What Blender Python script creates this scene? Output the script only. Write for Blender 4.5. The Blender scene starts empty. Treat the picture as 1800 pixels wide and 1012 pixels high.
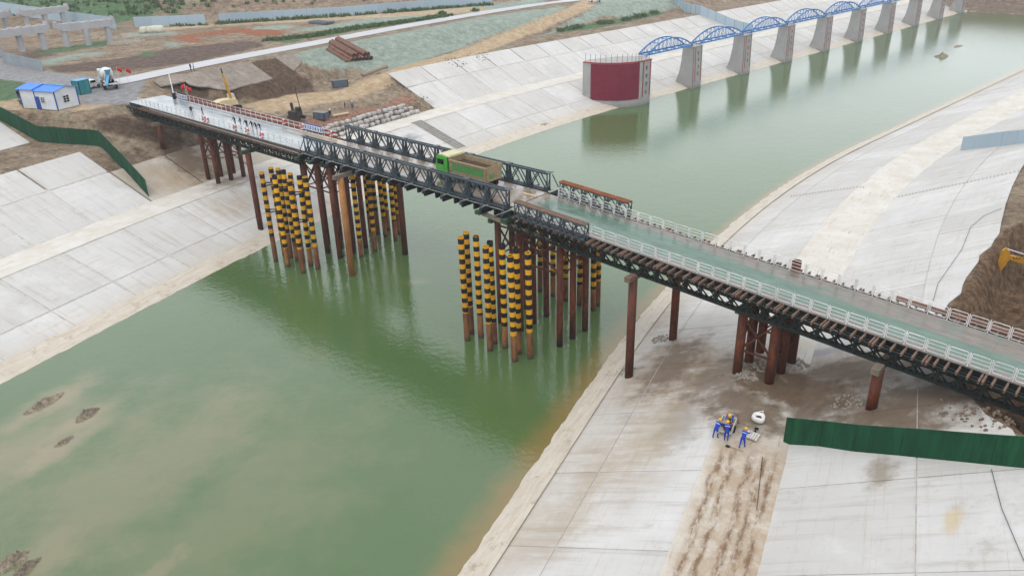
import bpy, bmesh, math, random
import numpy as np
from mathutils import Vector, Matrix
from math import radians, sin, cos, pi
random.seed(7); rng = np.random.default_rng(7)
SC = bpy.context.scene
COL = SC.collection

# ------------------------------------------------------------------ camera
F, PITCH, ROLL, HC = 1391.993, 0.44229100, -0.02712639, 43.325
CX, CY = 900.0, 506.0
_R = np.array([[1,0,0],[0,-sin(PITCH),-cos(PITCH)],[0,cos(PITCH),-sin(PITCH)]])
_c,_s = cos(ROLL), sin(ROLL)
RC = np.array([[_c,-_s,0],[_s,_c,0],[0,0,1]]) @ _R          # rows: right, down, forward
cd = bpy.data.cameras.new('camera'); cam = bpy.data.objects.new('camera', cd); COL.objects.link(cam)
cd.sensor_width = 36; cd.lens = F/1800*36; cd.clip_start = 1; cd.clip_end = 3000
M = Matrix(((RC[0,0],-RC[1,0],-RC[2,0],0),(RC[0,1],-RC[1,1],-RC[2,1],0),(RC[0,2],-RC[1,2],-RC[2,2],HC),(0,0,0,1)))
cam.matrix_world = M
SC.camera = cam

# ------------------------------------------------------------------ world, sun, exposure
SUN_EL, SUN_AZ = radians(58), radians(200)      # azimuth clockwise from +Y
W = bpy.data.worlds.new('World'); SC.world = W; W.use_nodes = True
nt = W.node_tree; nt.nodes.clear()
sky = nt.nodes.new('ShaderNodeTexSky'); sky.sky_type = 'NISHITA'; sky.sun_disc = False
sky.sun_elevation = SUN_EL; sky.sun_rotation = SUN_AZ; sky.dust_density = 6; sky.air_density = 1.6; sky.ozone_density = 1.0
hs = nt.nodes.new('ShaderNodeHueSaturation'); hs.inputs['Saturation'].default_value = 0.22
ov = nt.nodes.new('ShaderNodeMix'); ov.data_type = 'RGBA'; ov.inputs[0].default_value = 0.78
ov.inputs[7].default_value = (13.1, 13.6, 14.4, 1)          # even overcast cloud sheet
bgn = nt.nodes.new('ShaderNodeBackground'); bgn.inputs[1].default_value = 0.1
ow = nt.nodes.new('ShaderNodeOutputWorld')
nt.links.new(sky.outputs[0], hs.inputs['Color']); nt.links.new(hs.outputs[0], ov.inputs[6])
nt.links.new(ov.outputs[2], bgn.inputs[0]); nt.links.new(bgn.outputs[0], ow.inputs[0])
sd_ = bpy.data.lights.new('sun', 'SUN'); sun = bpy.data.objects.new('sun', sd_); COL.objects.link(sun)
sd_.energy = 0.75; sd_.angle = radians(25); sd_.color = (1.0, 0.97, 0.93)
sun.rotation_euler = (pi/2 - SUN_EL, 0, pi - SUN_AZ)
SC.view_settings.view_transform = 'Standard'; SC.view_settings.look = 'None'
SC.view_settings.gamma = 1; SC.view_settings.use_curve_mapping = False
SC.view_settings.exposure = 0.5

# ------------------------------------------------------------------ pixel <-> world, canal axis, ground heights
def ray(x, y): return RC.T @ np.array([(x-CX)/F, (y-CY)/F, 1.0])
def atz(x, y, z):
    d = ray(x, y); k = (z-HC)/d[2]; return Vector((d[0]*k, d[1]*k, z))
def pix(p):
    q = RC @ (np.asarray(p, float)-np.array([0,0,HC])); return CX+F*q[0]/q[2], CY+F*q[1]/q[2]
A1, C1, A2, C2, RR = 0.44860295, -51.15291376, 0.80365481, -90.81782082, 324.07332255
N1 = np.array([cos(A1),-sin(A1)]); N2 = np.array([cos(A2),-sin(A2)])
U1 = np.array([sin(A1),cos(A1)]); U2 = np.array([sin(A2),cos(A2)])
_I = np.linalg.solve(np.array([N1,N2]), np.array([C1,C2])); _T = RR*math.tan((A2-A1)/2)
PA, PB = _I-U1*_T, _I+U2*_T; PC = PA+N1*RR; LS = RR*(A2-A1)
def sd(x, y):
    p = np.array([x,y], float)
    a = (p-PA)@U1
    if a < 0: return a, (p-PA)@N1
    b = (p-PB)@U2
    if b > 0: return LS+b, (p-PB)@N2
    q = p-PC; rr = math.hypot(*q); n = -q/rr
    return (math.atan2(-n[1], n[0])-A1)*RR, RR-rr
def XY(s, d):
    if s < 0: p = PA+U1*s+N1*d
    elif s > LS: p = PB+U2*(s-LS)+N2*d
    else:
        a = A1+s/RR; n = np.array([cos(a),-sin(a)]); p = PC-n*(RR-d)
    return float(p[0]), float(p[1])
def az_at(s): return A1 if s < 0 else (A2 if s > LS else A1+s/RR)
def rot_s(s): return pi/2-az_at(s)            # z-rotation that turns local +x along the canal
def lerp(x, pts):
    if x <= pts[0][0]: return pts[0][1]
    for (a,b),(c,d) in zip(pts, pts[1:]):
        if x <= c: return b+(d-b)*(x-a)/(c-a)
    return pts[-1][1]
def sm(x, a, b):
    t = min(1,max(0,(x-a)/(b-a))); return t*t*(3-2*t)
def hsh(i, j):
    n = math.sin(i*127.1+j*311.7)*43758.5453; return n-math.floor(n)
def vn(x, y):
    i, j = math.floor(x), math.floor(y); u, v = x-i, y-j; u=u*u*(3-2*u); v=v*v*(3-2*v)
    return (hsh(i,j)*(1-u)+hsh(i+1,j)*u)*(1-v)+(hsh(i,j+1)*(1-u)+hsh(i+1,j+1)*u)*v
def fbm(x, y): return (vn(x,y)+.5*vn(2*x+7,2*y+3)+.25*vn(4*x+1,4*y+9))/1.75-.5
PROF = [(20,-2.9),(28.65,0),(42.9,4.8),(48.5,4.8),(62.7,11.1)]
LEFT = PROF+[(74.8,11.2),(83.8,15.0),(400,15.0)]
PLAT = [(20,-2.9),(28.65,0),(42.9,4.8),(48.5,4.8),(55,7.4),(71.0,14.80),(73,14.95),(400,14.97)]
FILL = [(20,-2.9),(28.65,0),(42.9,4.8),(50.4,4.85),(51.6,6.6),(57.5,8.0),(66,9.0),(74.4,9.2),(76.2,11.6),(83.8,15.0),(400,15.0)]
def dpit(s):          # edge of the excavation in the right bank's upper slope
    return lerp(s, [(-30,80),(-13,66),(-11.5,62.9),(-8,61.2),(-3,59.4),(5,58.6),(12.5,59.0),(18.7,60.4),(26.5,61.4),(36.6,63.3),(44,66),(60,90)])
def H(s, d):
    a = abs(d)
    if d < 0:
        wp = sm(s,15.6,18.5)*(1-sm(s,34.5,38.5)); wf = sm(s,34.5,38.5)*(1-sm(s,70,79))
        jag = 1.6*fbm(s*.35,3.1) if 36 < s < 62 else 0
        z = lerp(a, LEFT)
        if wp > 0 or wf > 0:
            z = z*(1-wp-wf)+lerp(a, PLAT)*wp+lerp(a+(jag if a > 68 else 0)-(2.5*sm(s,36,44)*(1-sm(s,44,47)) if 70 < a < 84 else 0), FILL)*wf
        if a > 63:
            rd = abs(a-lerp(s,[(30,89),(45,91),(63,92),(77,94),(102,97),(138,104),(170,108),(200,104)]))
            kk = sm(rd,3.5,8) if s > 25 else 1
            if s < 13.5 and a < 86: kk *= .25
            if 36 < s < 70 and 75 < a < 85: kk *= .15
            z += fbm(s*.12,a*.12)*.5*sm(a,63,70)*(1-.6*wp)*kk
            if 70 < s < 260: z += .5*sm(a,86,100)*fbm(s*.06,a*.07)*kk
        if a > 110: z += 1.6*sm(a,112,135)*fbm(s*.05+9,a*.06)
        # hills behind the hoarding
        if a > 105:
            x, y = XY(s,d)
            e = -(x*.25)+y*.97
            h = sm(e,283,330)*13+sm(e,320,420)*10
            if h > 0: z += h*(1+.5*fbm(x*.03,y*.03))*sm(-x,-70,30)
    else:
        z = lerp(a, PROF+[(75,11.4),(300,12.5)])
        if a > 62: z += fbm(s*.15,a*.15)*.5*sm(a,62.7,67)
        pe = dpit(s)
        if a > pe:
            q = sm(a, pe, pe+3.2)
            z = z*(1-q)+(6.2+2.6*fbm(s*.22,a*.22)+1.2*fbm(s*.7,a*.7)+(.12+.5*sm(s,1,9))*max(0,min(a,pe+17)-pe-4))*q
    if d < 0 and 36 < s < 80 and 53 < a < 74: z += 1.1*fbm(s*.35+4,a*.35)*sm(a,53,57)*(1-sm(a,70,74))*sm(s,36,42)*(1-sm(s,70,80))
    if s > 340:
        k = sm(s,346,350)*.5+sm(s,350,376)
        zz = -1.2+1.9*sm(s,347,351)+11*sm(s,352,380)+fbm(s*.1,d*.1)*2*sm(s,352,370)
        z = max(z, zz)
    return z
def Hxy(x, y): return H(*sd(x,y))
def hit(x, y, l0=40, l1=700):
    d = ray(x,y); d = d/np.linalg.norm(d); L = l0
    q = d*((HC-17)/-d[2])
    if -(q[0]*.25)+q[1]*.97 < 275: L = max(l0, (HC-17)/-d[2]-1)
    while L < l1:
        p = d*L; z = p[2]+HC
        if z < 40 and z < Hxy(p[0],p[1]):
            lo, hi = L-.6, L
            for _ in range(12):
                m = (lo+hi)/2; q = d*m
                if q[2]+HC < Hxy(q[0],q[1]): hi = m
                else: lo = m
            q = d*hi; return Vector((q[0],q[1],q[2]+HC))
        L += .6
    p = d*l1; return Vector((p[0],p[1],p[2]+HC))

# ------------------------------------------------------------------ mesh helpers
class MB:
    def __init__(s): s.v=[]; s.f=[]; s.m=[]
    def add(s, vs, fs, mi=0):
        o=len(s.v); s.v+= [tuple(v) for v in vs]; s.f+=[tuple(i+o for i in f) for f in fs]; s.m+=[mi]*len(fs); return s
    def box(s, c, d, rz=0, mi=0, taper=1.0):
        x,y,z=d[0]/2,d[1]/2,d[2]/2; vs=[]
        for k,(a,b,e) in enumerate([(-x,-y,-z),(x,-y,-z),(x,y,-z),(-x,y,-z),(-x,-y,z),(x,-y,z),(x,y,z),(-x,y,z)]):
            if k>3: a*=taper; b*=taper
            vs.append((c[0]+a*cos(rz)-b*sin(rz), c[1]+a*sin(rz)+b*cos(rz), c[2]+e))
        return s.add(vs, [(0,3,2,1),(4,5,6,7),(0,1,5,4),(1,2,6,5),(2,3,7,6),(3,0,4,7)], mi)
    def bar(s, p, q, w, h=None, up=(0,0,1), mi=0):
        h = h or w; p,q=Vector(p),Vector(q); t=(q-p).normalized(); u=Vector(up)
        if abs(t.dot(u))>.99: u=Vector((1,0,0))
        a=t.cross(u).normalized(); b=a.cross(t).normalized()
        vs=[e+a*(i*w/2)+b*(j*h/2) for e in (p,q) for i,j in ((-1,-1),(1,-1),(1,1),(-1,1))]
        return s.add(vs, [(0,3,2,1),(4,5,6,7),(0,1,5,4),(1,2,6,5),(2,3,7,6),(3,0,4,7)], mi)
    def tube(s, p, q, r, n=8, r2=None, mi=0, cap=True):
        r2 = r if r2 is None else r2; p,q=Vector(p),Vector(q); t=(q-p).normalized(); u=Vector((0,0,1))
        if abs(t.z)>.99: u=Vector((1,0,0))
        a=t.cross(u).normalized(); b=a.cross(t)
        vs=[p+a*(r*cos(2*pi*k/n))+b*(r*sin(2*pi*k/n)) for k in range(n)]+[q+a*(r2*cos(2*pi*k/n))+b*(r2*sin(2*pi*k/n)) for k in range(n)]
        fs=[(k,(k+1)%n,n+(k+1)%n,n+k) for k in range(n)]
        if cap: fs+=[tuple(range(n))[::-1],tuple(range(n,2*n))]
        return s.add(vs,fs,mi)
    def path(s, pts, r, n=6, mi=0, closed=False):
        pts=[Vector(p) for p in pts]; k=len(pts)
        for i in range(k if closed else k-1): s.tube(pts[i],pts[(i+1)%k],r,n,mi=mi,cap=not closed)
        return s
    def prism(s, poly, z0, z1, mi=0):
        n=len(poly); vs=[(x,y,z0) for x,y in poly]+[(x,y,z1) for x,y in poly]
        return s.add(vs,[tuple(range(n))[::-1],tuple(range(n,2*n))]+[(k,(k+1)%n,n+(k+1)%n,n+k) for k in range(n)],mi)
    def prism_y(s, poly, y0, y1, mi=0):          # polygon in x,z pushed along y
        n=len(poly); vs=[(x,y0,z) for x,z in poly]+[(x,y1,z) for x,z in poly]
        return s.add(vs,[tuple(range(n)),tuple(range(n,2*n))[::-1]]+[(k,n+k,n+(k+1)%n,(k+1)%n) for k in range(n)],mi)
    def lathe(s, prof, c=(0,0,0), n=12, mi=0, axis='z'):
        vs=[];m=len(prof)
        for k in range(n):
            a=2*pi*k/n
            for r,z in prof:
                if axis=='z': vs.append((c[0]+r*cos(a),c[1]+r*sin(a),c[2]+z))
                elif axis=='x': vs.append((c[0]+z,c[1]+r*cos(a),c[2]+r*sin(a)))
                else: vs.append((c[0]+r*sin(a),c[1]+z,c[2]+r*cos(a)))
        fs=[(k*m+j,((k+1)%n)*m+j,((k+1)%n)*m+j+1,k*m+j+1) for k in range(n) for j in range(m-1)]
        return s.add(vs,fs,mi)
    def mesh(s, name, mats, smooth=False):
        me=bpy.data.meshes.new(name); me.from_pydata(s.v,[],s.f)
        for m in (mats if isinstance(mats,(list,tuple)) else [mats]): me.materials.append(m)
        if len(me.materials)>1: me.polygons.foreach_set('material_index', s.m)
        if smooth: me.polygons.foreach_set('use_smooth',[True]*len(me.polygons))
        bm=bmesh.new(); bm.from_mesh(me); bmesh.ops.recalc_face_normals(bm,faces=bm.faces); bm.to_mesh(me); bm.free()
        return me
def tag(o, label=None, cat=None, group=None, kind=None):
    if label: o['label']=label
    if cat: o['category']=cat
    if group: o['group']=group
    if kind: o['kind']=kind
    return o
def link(name, me, parent=None, loc=(0,0,0), rz=0, scale=None):
    o=bpy.data.objects.new(name, me); COL.objects.link(o)
    o.location=loc; o.rotation_euler=(0,0,rz)
    if scale: o.scale=scale
    if parent: o.parent=parent
    return o
def obj(name, mb, mats, parent=None, loc=(0,0,0), rz=0, smooth=False): return link(name, mb.mesh(name,mats,smooth), parent, loc, rz)
def empty(name, loc, rz, label, cat, group=None):
    o=bpy.data.objects.new(name,None); COL.objects.link(o); o.location=loc; o.rotation_euler=(0,0,rz); o.empty_display_size=.3
    return tag(o,label,cat,group)
def kids(o): return [c for c in bpy.data.objects if c.parent==o]
def copy_tree(o, parent=None):
    c=o.copy(); COL.objects.link(c); c.parent=parent
    for ch in kids(o): copy_tree(ch,c)
    return c

# ------------------------------------------------------------------ materials
def srgb(h):
    h=h.lstrip('#'); r=[int(h[i:i+2],16)/255 for i in (0,2,4)]
    return tuple(.71*(c/12.92 if c<=.04045 else ((c+.055)/1.055)**2.4) for c in r)+(1,)     # photo tone -> base colour
class NT:
    def __init__(s, name):
        s.m=bpy.data.materials.new(name); s.m.use_nodes=True; s.t=s.m.node_tree; s.t.nodes.clear()
        s.o=s.n('ShaderNodeOutputMaterial'); s.p=s.n('ShaderNodeBsdfPrincipled'); s.l(s.p.outputs[0],s.o.inputs[0])
    def n(s,k): return s.t.nodes.new(k)
    def l(s,a,b): s.t.links.new(a,b)
    def pos(s): return s.n('ShaderNodeNewGeometry').outputs['Position']
    def uv(s): 
        u=s.n('ShaderNodeUVMap'); u.uv_map='sd'; return u.outputs[0]
    def objco(s): return s.n('ShaderNodeTexCoord').outputs['Object']
    def map(s, v, sc, loc=(0,0,0)):
        m=s.n('ShaderNodeMapping'); s.l(v,m.inputs[0]); m.inputs['Scale'].default_value=sc; m.inputs['Location'].default_value=loc; return m.outputs[0]
    def noise(s, v, scale, det=4, rough=.6, dist=0):
        n=s.n('ShaderNodeTexNoise'); s.l(v,n.inputs['Vector']); n.inputs['Scale'].default_value=scale; n.inputs['Detail'].default_value=det
        n.inputs['Roughness'].default_value=rough; n.inputs['Distortion'].default_value=dist; return n.outputs['Fac']
    def ramp(s, f, a, b, lo=0., hi=1.):
        m=s.n('ShaderNodeMapRange'); m.interpolation_type='SMOOTHSTEP'; s.v(m.inputs[0],f); m.inputs[1].default_value=a; m.inputs[2].default_value=b; m.inputs[3].default_value=lo; m.inputs[4].default_value=hi; return m.outputs[0]
    def v(s, sock, x):
        if isinstance(x,(int,float)): sock.default_value=x
        elif isinstance(x,(tuple,list)): sock.default_value=x
        else: s.l(x,sock)
    def math(s, op, a, b=0.0, clamp=False):
        m=s.n('ShaderNodeMath'); m.operation=op; m.use_clamp=clamp; s.v(m.inputs[0],a); s.v(m.inputs[1],b); return m.outputs[0]
    def mix(s, f, a, b, mode='MIX'):
        m=s.n('ShaderNodeMix'); m.data_type='RGBA'; m.blend_type=mode; s.v(m.inputs[0],f); s.v(m.inputs[6],a); s.v(m.inputs[7],b); return m.outputs[2]
    def sep(s, v):
        n=s.n('ShaderNodeSeparateXYZ'); s.l(v,n.inputs[0]); return n.outputs
    def attr(s, name):
        a=s.n('ShaderNodeAttribute'); a.attribute_name=name; return a.outputs['Fac']
    def rnd(s): return s.n('ShaderNodeObjectInfo').outputs['Random']
    def bump(s, h, st=.3, dist=.1):
        b=s.n('ShaderNodeBump'); b.inputs['Strength'].default_value=st; b.inputs['Distance'].default_value=dist; s.l(h,b.inputs['Height']); s.l(b.outputs[0],s.p.inputs['Normal'])
    def spot(s, c, rx, ry=None, rot=0, soft=.5, nz=.5, nsc=.6):
        """soft-edged irregular patch round a world point"""
        ry=ry or rx; m=s.n('ShaderNodeMapping'); m.vector_type='TEXTURE'; s.l(s.pos(),m.inputs[0])
        m.inputs['Location'].default_value=(c[0],c[1],0); m.inputs['Rotation'].default_value=(0,0,rot); m.inputs['Scale'].default_value=(rx,ry,1e4)
        L=s.n('ShaderNodeVectorMath'); L.operation='LENGTH'; s.l(m.outputs[0],L.inputs[0])
        d=s.math('ADD',L.outputs['Value'],s.math('MULTIPLY',s.math('SUBTRACT',s.noise(s.pos(),nsc,5,.65),.5),nz*4))
        return s.ramp(d,1.0,1.0-soft,0,1)
    def done(s, col, rough=.8, metal=0., spec=.5):
        s.v(s.p.inputs['Base Color'],col); s.v(s.p.inputs['Roughness'],rough); s.v(s.p.inputs['Metallic'],metal); s.p.inputs['Specular IOR Level'].default_value=spec
        return s.m
def plain(name, c, rough=.6, metal=0., var=.12, scale=1.5, dirt=None, dirtamt=.35, spec=.22, bump=0):
    t=NT(name); c=srgb(c) if isinstance(c,str) else tuple(c)+((1,) if len(c)==3 else ())
    v=t.pos(); n=t.noise(v,scale,5)
    k=t.ramp(n,.25,.75,1-var,1+var); rr=t.math('ADD',t.math('MULTIPLY',t.rnd(),var),1-var/2); k=t.math('MULTIPLY',k,rr)
    col=t.mix(1.0,c,t_rgb(t,k),'MULTIPLY')
    if dirt: col=t.mix(t.math('MULTIPLY',t.ramp(t.noise(v,scale*2.3,6,.7),.45,.7),dirtamt),col,srgb(dirt))
    if bump: t.bump(t.noise(v,scale*6,4),bump,.05)
    return t.done(col,rough,metal,spec)
def t_rgb(t,k):
    c=t.n('ShaderNodeCombineColor'); 
    for i in range(3): t.l(k,c.inputs[i])
    return c.outputs[0]

# ---- concrete of the canal lining
def slab_mat(name, base, dirtk=1.0):
    t=NT(name); uv=t.uv(); p=t.pos(); u=t.sep(uv)
    base=srgb(base)
    col=t.mix(t.ramp(t.noise(p,.09,4,.6),.3,.7),base,tuple(x*.88 for x in base[:3])+(1,))
    col=t.mix(t.math('MULTIPLY',t.rnd(),.5),col,srgb('#b0aca4'))
    streak_d=t.noise(t.map(uv,(1.3,.10,1)),1.0,6,.7); streak_s=t.noise(t.map(uv,(.12,2.2,1)),1.0,6,.7)
    col=t.mix(t.ramp(streak_d,.48,.74,0,.62),col,srgb('#a39a8c'))
    col=t.mix(t.ramp(streak_s,.52,.76,0,.55),col,srgb('#b0a085'))
    col=t.mix(t.ramp(t.noise(p,.35,6,.76),.56,.76,0,.5),col,srgb('#9a9082'))
    # fine form lines every 2.2 m
    w=t.math('ABSOLUTE',t.math('SUBTRACT',t.math('FRACT',t.math('ADD',t.math('DIVIDE',u[1],2.2),.17)),.5))
    line=t.math('MULTIPLY',t.ramp(w,.485,.5,0,.30),t.ramp(t.noise(p,.5,3),.4,.6))
    w2=t.math('ABSOLUTE',t.math('SUBTRACT',t.math('FRACT',t.math('ADD',t.math('DIVIDE',u[0],4.6),.39)),.5)); line=t.math('MAXIMUM',line,t.math('MULTIPLY',t.ramp(w2,.493,.5,0,.3),t.ramp(t.noise(p,.4,3),.45,.6)))
    col=t.mix(line,col,srgb('#7d7870'))
    wash=None
    for c,rx,ry,rt,k in WASH:
        m=t.math('MULTIPLY',t.spot(c,rx,ry,rt,.9,.4,.3),k); wash=m if wash is None else t.math('MAXIMUM',wash,m)
    wash=t.math('MULTIPLY',wash,t.ramp(t.noise(t.map(uv,(1.2,.2,1)),1.0,7,.78),.34,.60,.25,1))
    col=t.mix(wash,col,t.mix(t.noise(p,.7,5),srgb('#8f7a60'),srgb('#b09c80')))
    # mud round the trestle on both banks and at the work places
    col=t.mix(t.ramp(t.noise(p,2.6,6,.8),.60,.72,0,.55),col,srgb('#8f867a'))
    col=t.mix(t.ramp(t.noise(p,.16,5,.7),.50,.72,0,.4),col,srgb('#dddcd8'))
    mud=None
    for c,rx,ry,rt,k in MUD:
        m=t.math('MULTIPLY',t.spot(c,rx,ry,rt,.75,.42,.55),k); mud=m if mud is None else t.math('MAXIMUM',mud,m)
    col=t.mix(t.math('MULTIPLY',mud,dirtk),col,t.mix(t.noise(p,.9,5),srgb('#4b3a2c'),srgb('#816d57')))
    for c,rx,ry,rt,k,hx in STAIN:
        col=t.mix(t.math('MULTIPLY',t.spot(c,rx,ry,rt,.8,.35,.9),k),col,srgb(hx))
    # tan dust along the water
    col=t.mix(t.ramp(t.sep(p)[2],1.9,.2,0,.35),col,srgb('#b3a184'))
    t.bump(t.noise(p,3.0,6,.7),.25,.04)
    return t.done(col,t.ramp(t.noise(p,.3,3),.3,.7,.62,.85),0,.3)
def wpt(x,y,z): p=atz(x,y,z); return (p.x,p.y)
def hpt(x,y): p=hit(x,y); return (p.x,p.y)
MUD=[(hpt(1400,690),11,6.5,radians(-45),1.0),(hpt(1300,705),5,5,0,.9),(hpt(1180,640),9,4.2,radians(60),.85),(hpt(1560,735),7,4.5,radians(-40),.95),(hpt(1480,655),7,4,radians(-35),.85),(hpt(1620,700),7,4,radians(-30),.9),(hpt(1330,730),5.5,4.5,0,.9),(hpt(1440,715),8,4,radians(-40),.9),(hpt(1260,660),7,5,radians(60),.8),
     (hpt(1200,740),6,3,radians(60),.5),(hpt(330,285),7,4.5,radians(-45),.9),(hpt(405,320),6,3.5,radians(60),.6),(hpt(470,330),5,3,0,.35),(hpt(740,175),4,2.5,0,.4)]
WASH=[(hpt(1190,660),13,8.5,radians(63),.9),(hpt(1160,560),9,5,radians(60),.6),(hpt(1100,800),12,6,radians(63),.55),(hpt(950,940),9,5,radians(63),.45),(hpt(1450,660),13,8,radians(-45),.8),(hpt(330,310),13,7,radians(50),.9),(hpt(420,360),10,6,radians(55),.6),(hpt(760,200),14,5,radians(50),.45),(hpt(1420,500),10,5,radians(50),.3)]
STAIN=[(hpt(1545,830),2.4,1.5,radians(60),.75,'#857866'),(hpt(1675,915),1.6,.7,radians(55),.6,'#c0a878'),(hpt(1050,830),5,2.2,radians(60),.35,'#a39377'),(hpt(1010,910),5,2.2,radians(60),.35,'#a39377'),
       (hpt(1150,760),7,3.0,radians(62),.45,'#a89a80'),(hpt(720,245),2.2,4.2,radians(-25),.8,'#80858a'),(hpt(1440,620),4,1.2,radians(-30),.6,'#86828f')]
mSlab=slab_mat('lining_concrete','#d0cecb'); mSlabTan=slab_mat('lining_concrete_dusty','#bdb2a2',1.0)
mJoint=plain('joint_mortar','#bdb9b2',.9,var=.2,dirt='#9a9388')
def toe_mat():
    t=NT('toe_concrete_wet'); uv=t.uv(); p=t.pos()
    col=t.mix(t.ramp(t.noise(t.map(uv,(.3,2.2,1)),1,7,.75),.3,.7),srgb('#cdc4b5'),srgb('#b8ac9a'))
    col=t.mix(t.ramp(t.noise(p,.7,7,.8),.52,.70,0,.75),col,srgb('#8d7b64'))
    t.bump(t.noise(p,4,5,.7),.3,.05); return t.done(col,.6,0,.4)
mToe=toe_mat()
def berm_mat():
    t=NT('berm_earth'); uv=t.uv(); p=t.pos(); u=t.sep(uv)
    col=t.mix(t.ramp(t.noise(p,.35,6,.7),.3,.7),srgb('#d6d2ca'),srgb('#c8c1b5'))
    col=t.mix(t.ramp(t.noise(t.map(uv,(.25,2.5,1)),1,6,.75),.55,.72,0,.8),col,srgb('#8f7b62'))
    col=t.mix(t.ramp(t.noise(p,1.6,6,.75),.62,.75,0,.7),col,srgb('#6f5c48'))
    # caked wheel ruts on the near right berm
    d=u[1]; rut=None
    for c in (43.9,44.8,46.1,46.9,47.7):
        k=t.ramp(t.math('ABSOLUTE',t.math('SUBTRACT',d,t.math('ADD',c,t.math('MULTIPLY',t.math('SUBTRACT',t.noise(p,.35,3),.5),1.2)))),.42,.05)
        rut=k if rut is None else t.math('MAXIMUM',rut,k)
    near=t.math('MULTIPLY',t.ramp(u[0],-10.5,-14),t.ramp(t.noise(t.map(uv,(.45,1.5,1)),1,7,.78),.42,.58))
    col=t.mix(t.math('MULTIPLY',t.ramp(u[0],-6,-13),t.math('MULTIPLY',t.ramp(u[1],42,44),t.ramp(t.noise(p,.5,6,.75),.3,.6,.25,.8))),col,srgb('#a38c70'))
    col=t.mix(t.math('MULTIPLY',t.math('MULTIPLY',rut,near),.92),col,t.mix(t.noise(p,2.5,4),srgb('#5c4631'),srgb('#8a6a4c')))
    mud=None
    for c,rx,ry,rt,k in MUD:
        m=t.math('MULTIPLY',t.spot(c,rx,ry,rt,.75,.42,.55),k); mud=m if mud is None else t.math('MAXIMUM',mud,m)
    col=t.mix(mud,col,t.mix(t.noise(p,.9,5),srgb('#4b3a2c'),srgb('#816d57')))
    t.bump(t.noise(p,2.5,6,.75),.6,.1); return t.done(col,.9,0,.2)
mBerm=berm_mat()
def earth_mat():
    t=NT('site_earth'); p=t.pos()
    n1=t.noise(p,.08,5,.6); n2=t.noise(p,.5,6,.7); n3=t.noise(p,2.2,6,.75)
    col=t.mix(t.ramp(n1,.35,.65),srgb('#8f7b66'),srgb('#a3927c'))
    col=t.mix(t.ramp(n2,.40,.66,0,.85),col,srgb('#5f4d3f'))
    col=t.mix(t.ramp(t.noise(p,.22,6,.75),.55,.66,0,.6),col,srgb('#b8a993'))
    col=t.mix(t.ramp(n3,.48,.7,0,.7),col,srgb('#bcab92'))
    col=t.mix(t.ramp(t.noise(p,1.1,6,.8),.56,.68,0,.75),col,srgb('#54453a'))
    col=t.mix(t.ramp(t.noise(p,.16,5,.7),.58,.7,0,.55),col,srgb('#7d8a66'))
    def lay(name,c1,c2,sc,w=.28):
        nonlocal col
        m=t.ramp(t.math('ADD',t.attr(name),t.math('MULTIPLY',t.math('SUBTRACT',t.noise(p,.42,7,.8),.5),1.7)),.5-w,.5+w)
        col=t.mix(m,col,t.mix(t.ramp(t.noise(p,sc,5,.7),.35,.65),srgb(c1),srgb(c2)))
    lay('mud','#5a4a42','#77655a',.6)
    lay('cut','#4d3d31','#6e5a48',1.2)
    lay('net','#a0aca0','#8a978a',.5,.42)
    lay('dust','#b39a78','#c7b294',.5)
    lay('gravel','#a3a3a4','#8c8b8b',.8)
    lay('orange','#a8694a','#8a5a44',1.0,.2)
    lay('grass','#4c6648','#66805a',.7,.25)
    lay('brick','#8d6150','#a98a76',2.2)
    lay('rockcut','#5a4636','#8a7056',1.3)
    gr=t.ramp(t.noise(p,.9,7,.8),.3,.7,.72,1.22); col=t.mix(1.0,col,t_rgb(t,gr),'MULTIPLY')
    t.bump(t.math('ADD',t.noise(p,.9,7,.78),t.math('MULTIPLY',t.noise(p,5,5,.7),.3)),1.0,.55)
    return t.done(col,.93,0,.15)
mEarth=earth_mat()
def water_mat():
    t=NT('canal_water'); p=t.pos()
    col=t.mix(t.ramp(t.noise(p,.035,4,.6),.3,.7),(.050,.092,.029,1),(.060,.100,.040,1))
    silt=None
    for c,rx,ry,rt,k in SILT:
        m=t.math('MULTIPLY',t.spot(c,rx,ry,rt,1.0,.45,.16 if rx>8 else .4),k); silt=m if silt is None else t.math('MAXIMUM',silt,m)
    col=t.mix(silt,col,t.mix(t.noise(t.map(p,(1,1,1)),.25,4),(.200,.160,.095,1),(.140,.138,.075,1)))
    bank=t.attr('shore'); col=t.mix(t.math('MULTIPLY',t.ramp(t.math('ADD',bank,t.math('MULTIPLY',t.math('SUBTRACT',t.noise(p,.3,4),.5),.5)),.25,1.0),.75),col,(.185,.118,.042,1))
    h=t.math('ADD',t.noise(t.map(p,(1,1,1)),1.5,3,.55),t.math('MULTIPLY',t.noise(p,.35,3,.5),.8))
    h=t.math('ADD',h,t.math('MULTIPLY',t.noise(t.map(p,(1,1,1)),4.5,3,.6),.25))
    t.bump(h,.25,.12)
    m=t.done(col,.07,0,.5); t.p.inputs['IOR'].default_value=1.47; return m
def w0(x,y): return wpt(x,y,0)
SILT=[(w0(60,725),11,3.4,radians(65),1.0),(w0(130,745),9,3.0,radians(60),1.0),(w0(90,795),10,3.2,radians(62),1.0),(w0(60,780),14,8,radians(62),.75),(w0(230,830),26,15,radians(62),.55),(w0(420,900),24,12,radians(62),.35),(w0(60,985),9,5,radians(62),.75),
      (w0(270,1010),6,2,radians(65),.7),(w0(1656,101),5,3,0,.8),(w0(1675,83),8,3,0,.7),(w0(730,495),2.5,1.5,0,.4),(w0(955,224),6,3,radians(45),.5)]
mWater=water_mat()

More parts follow.
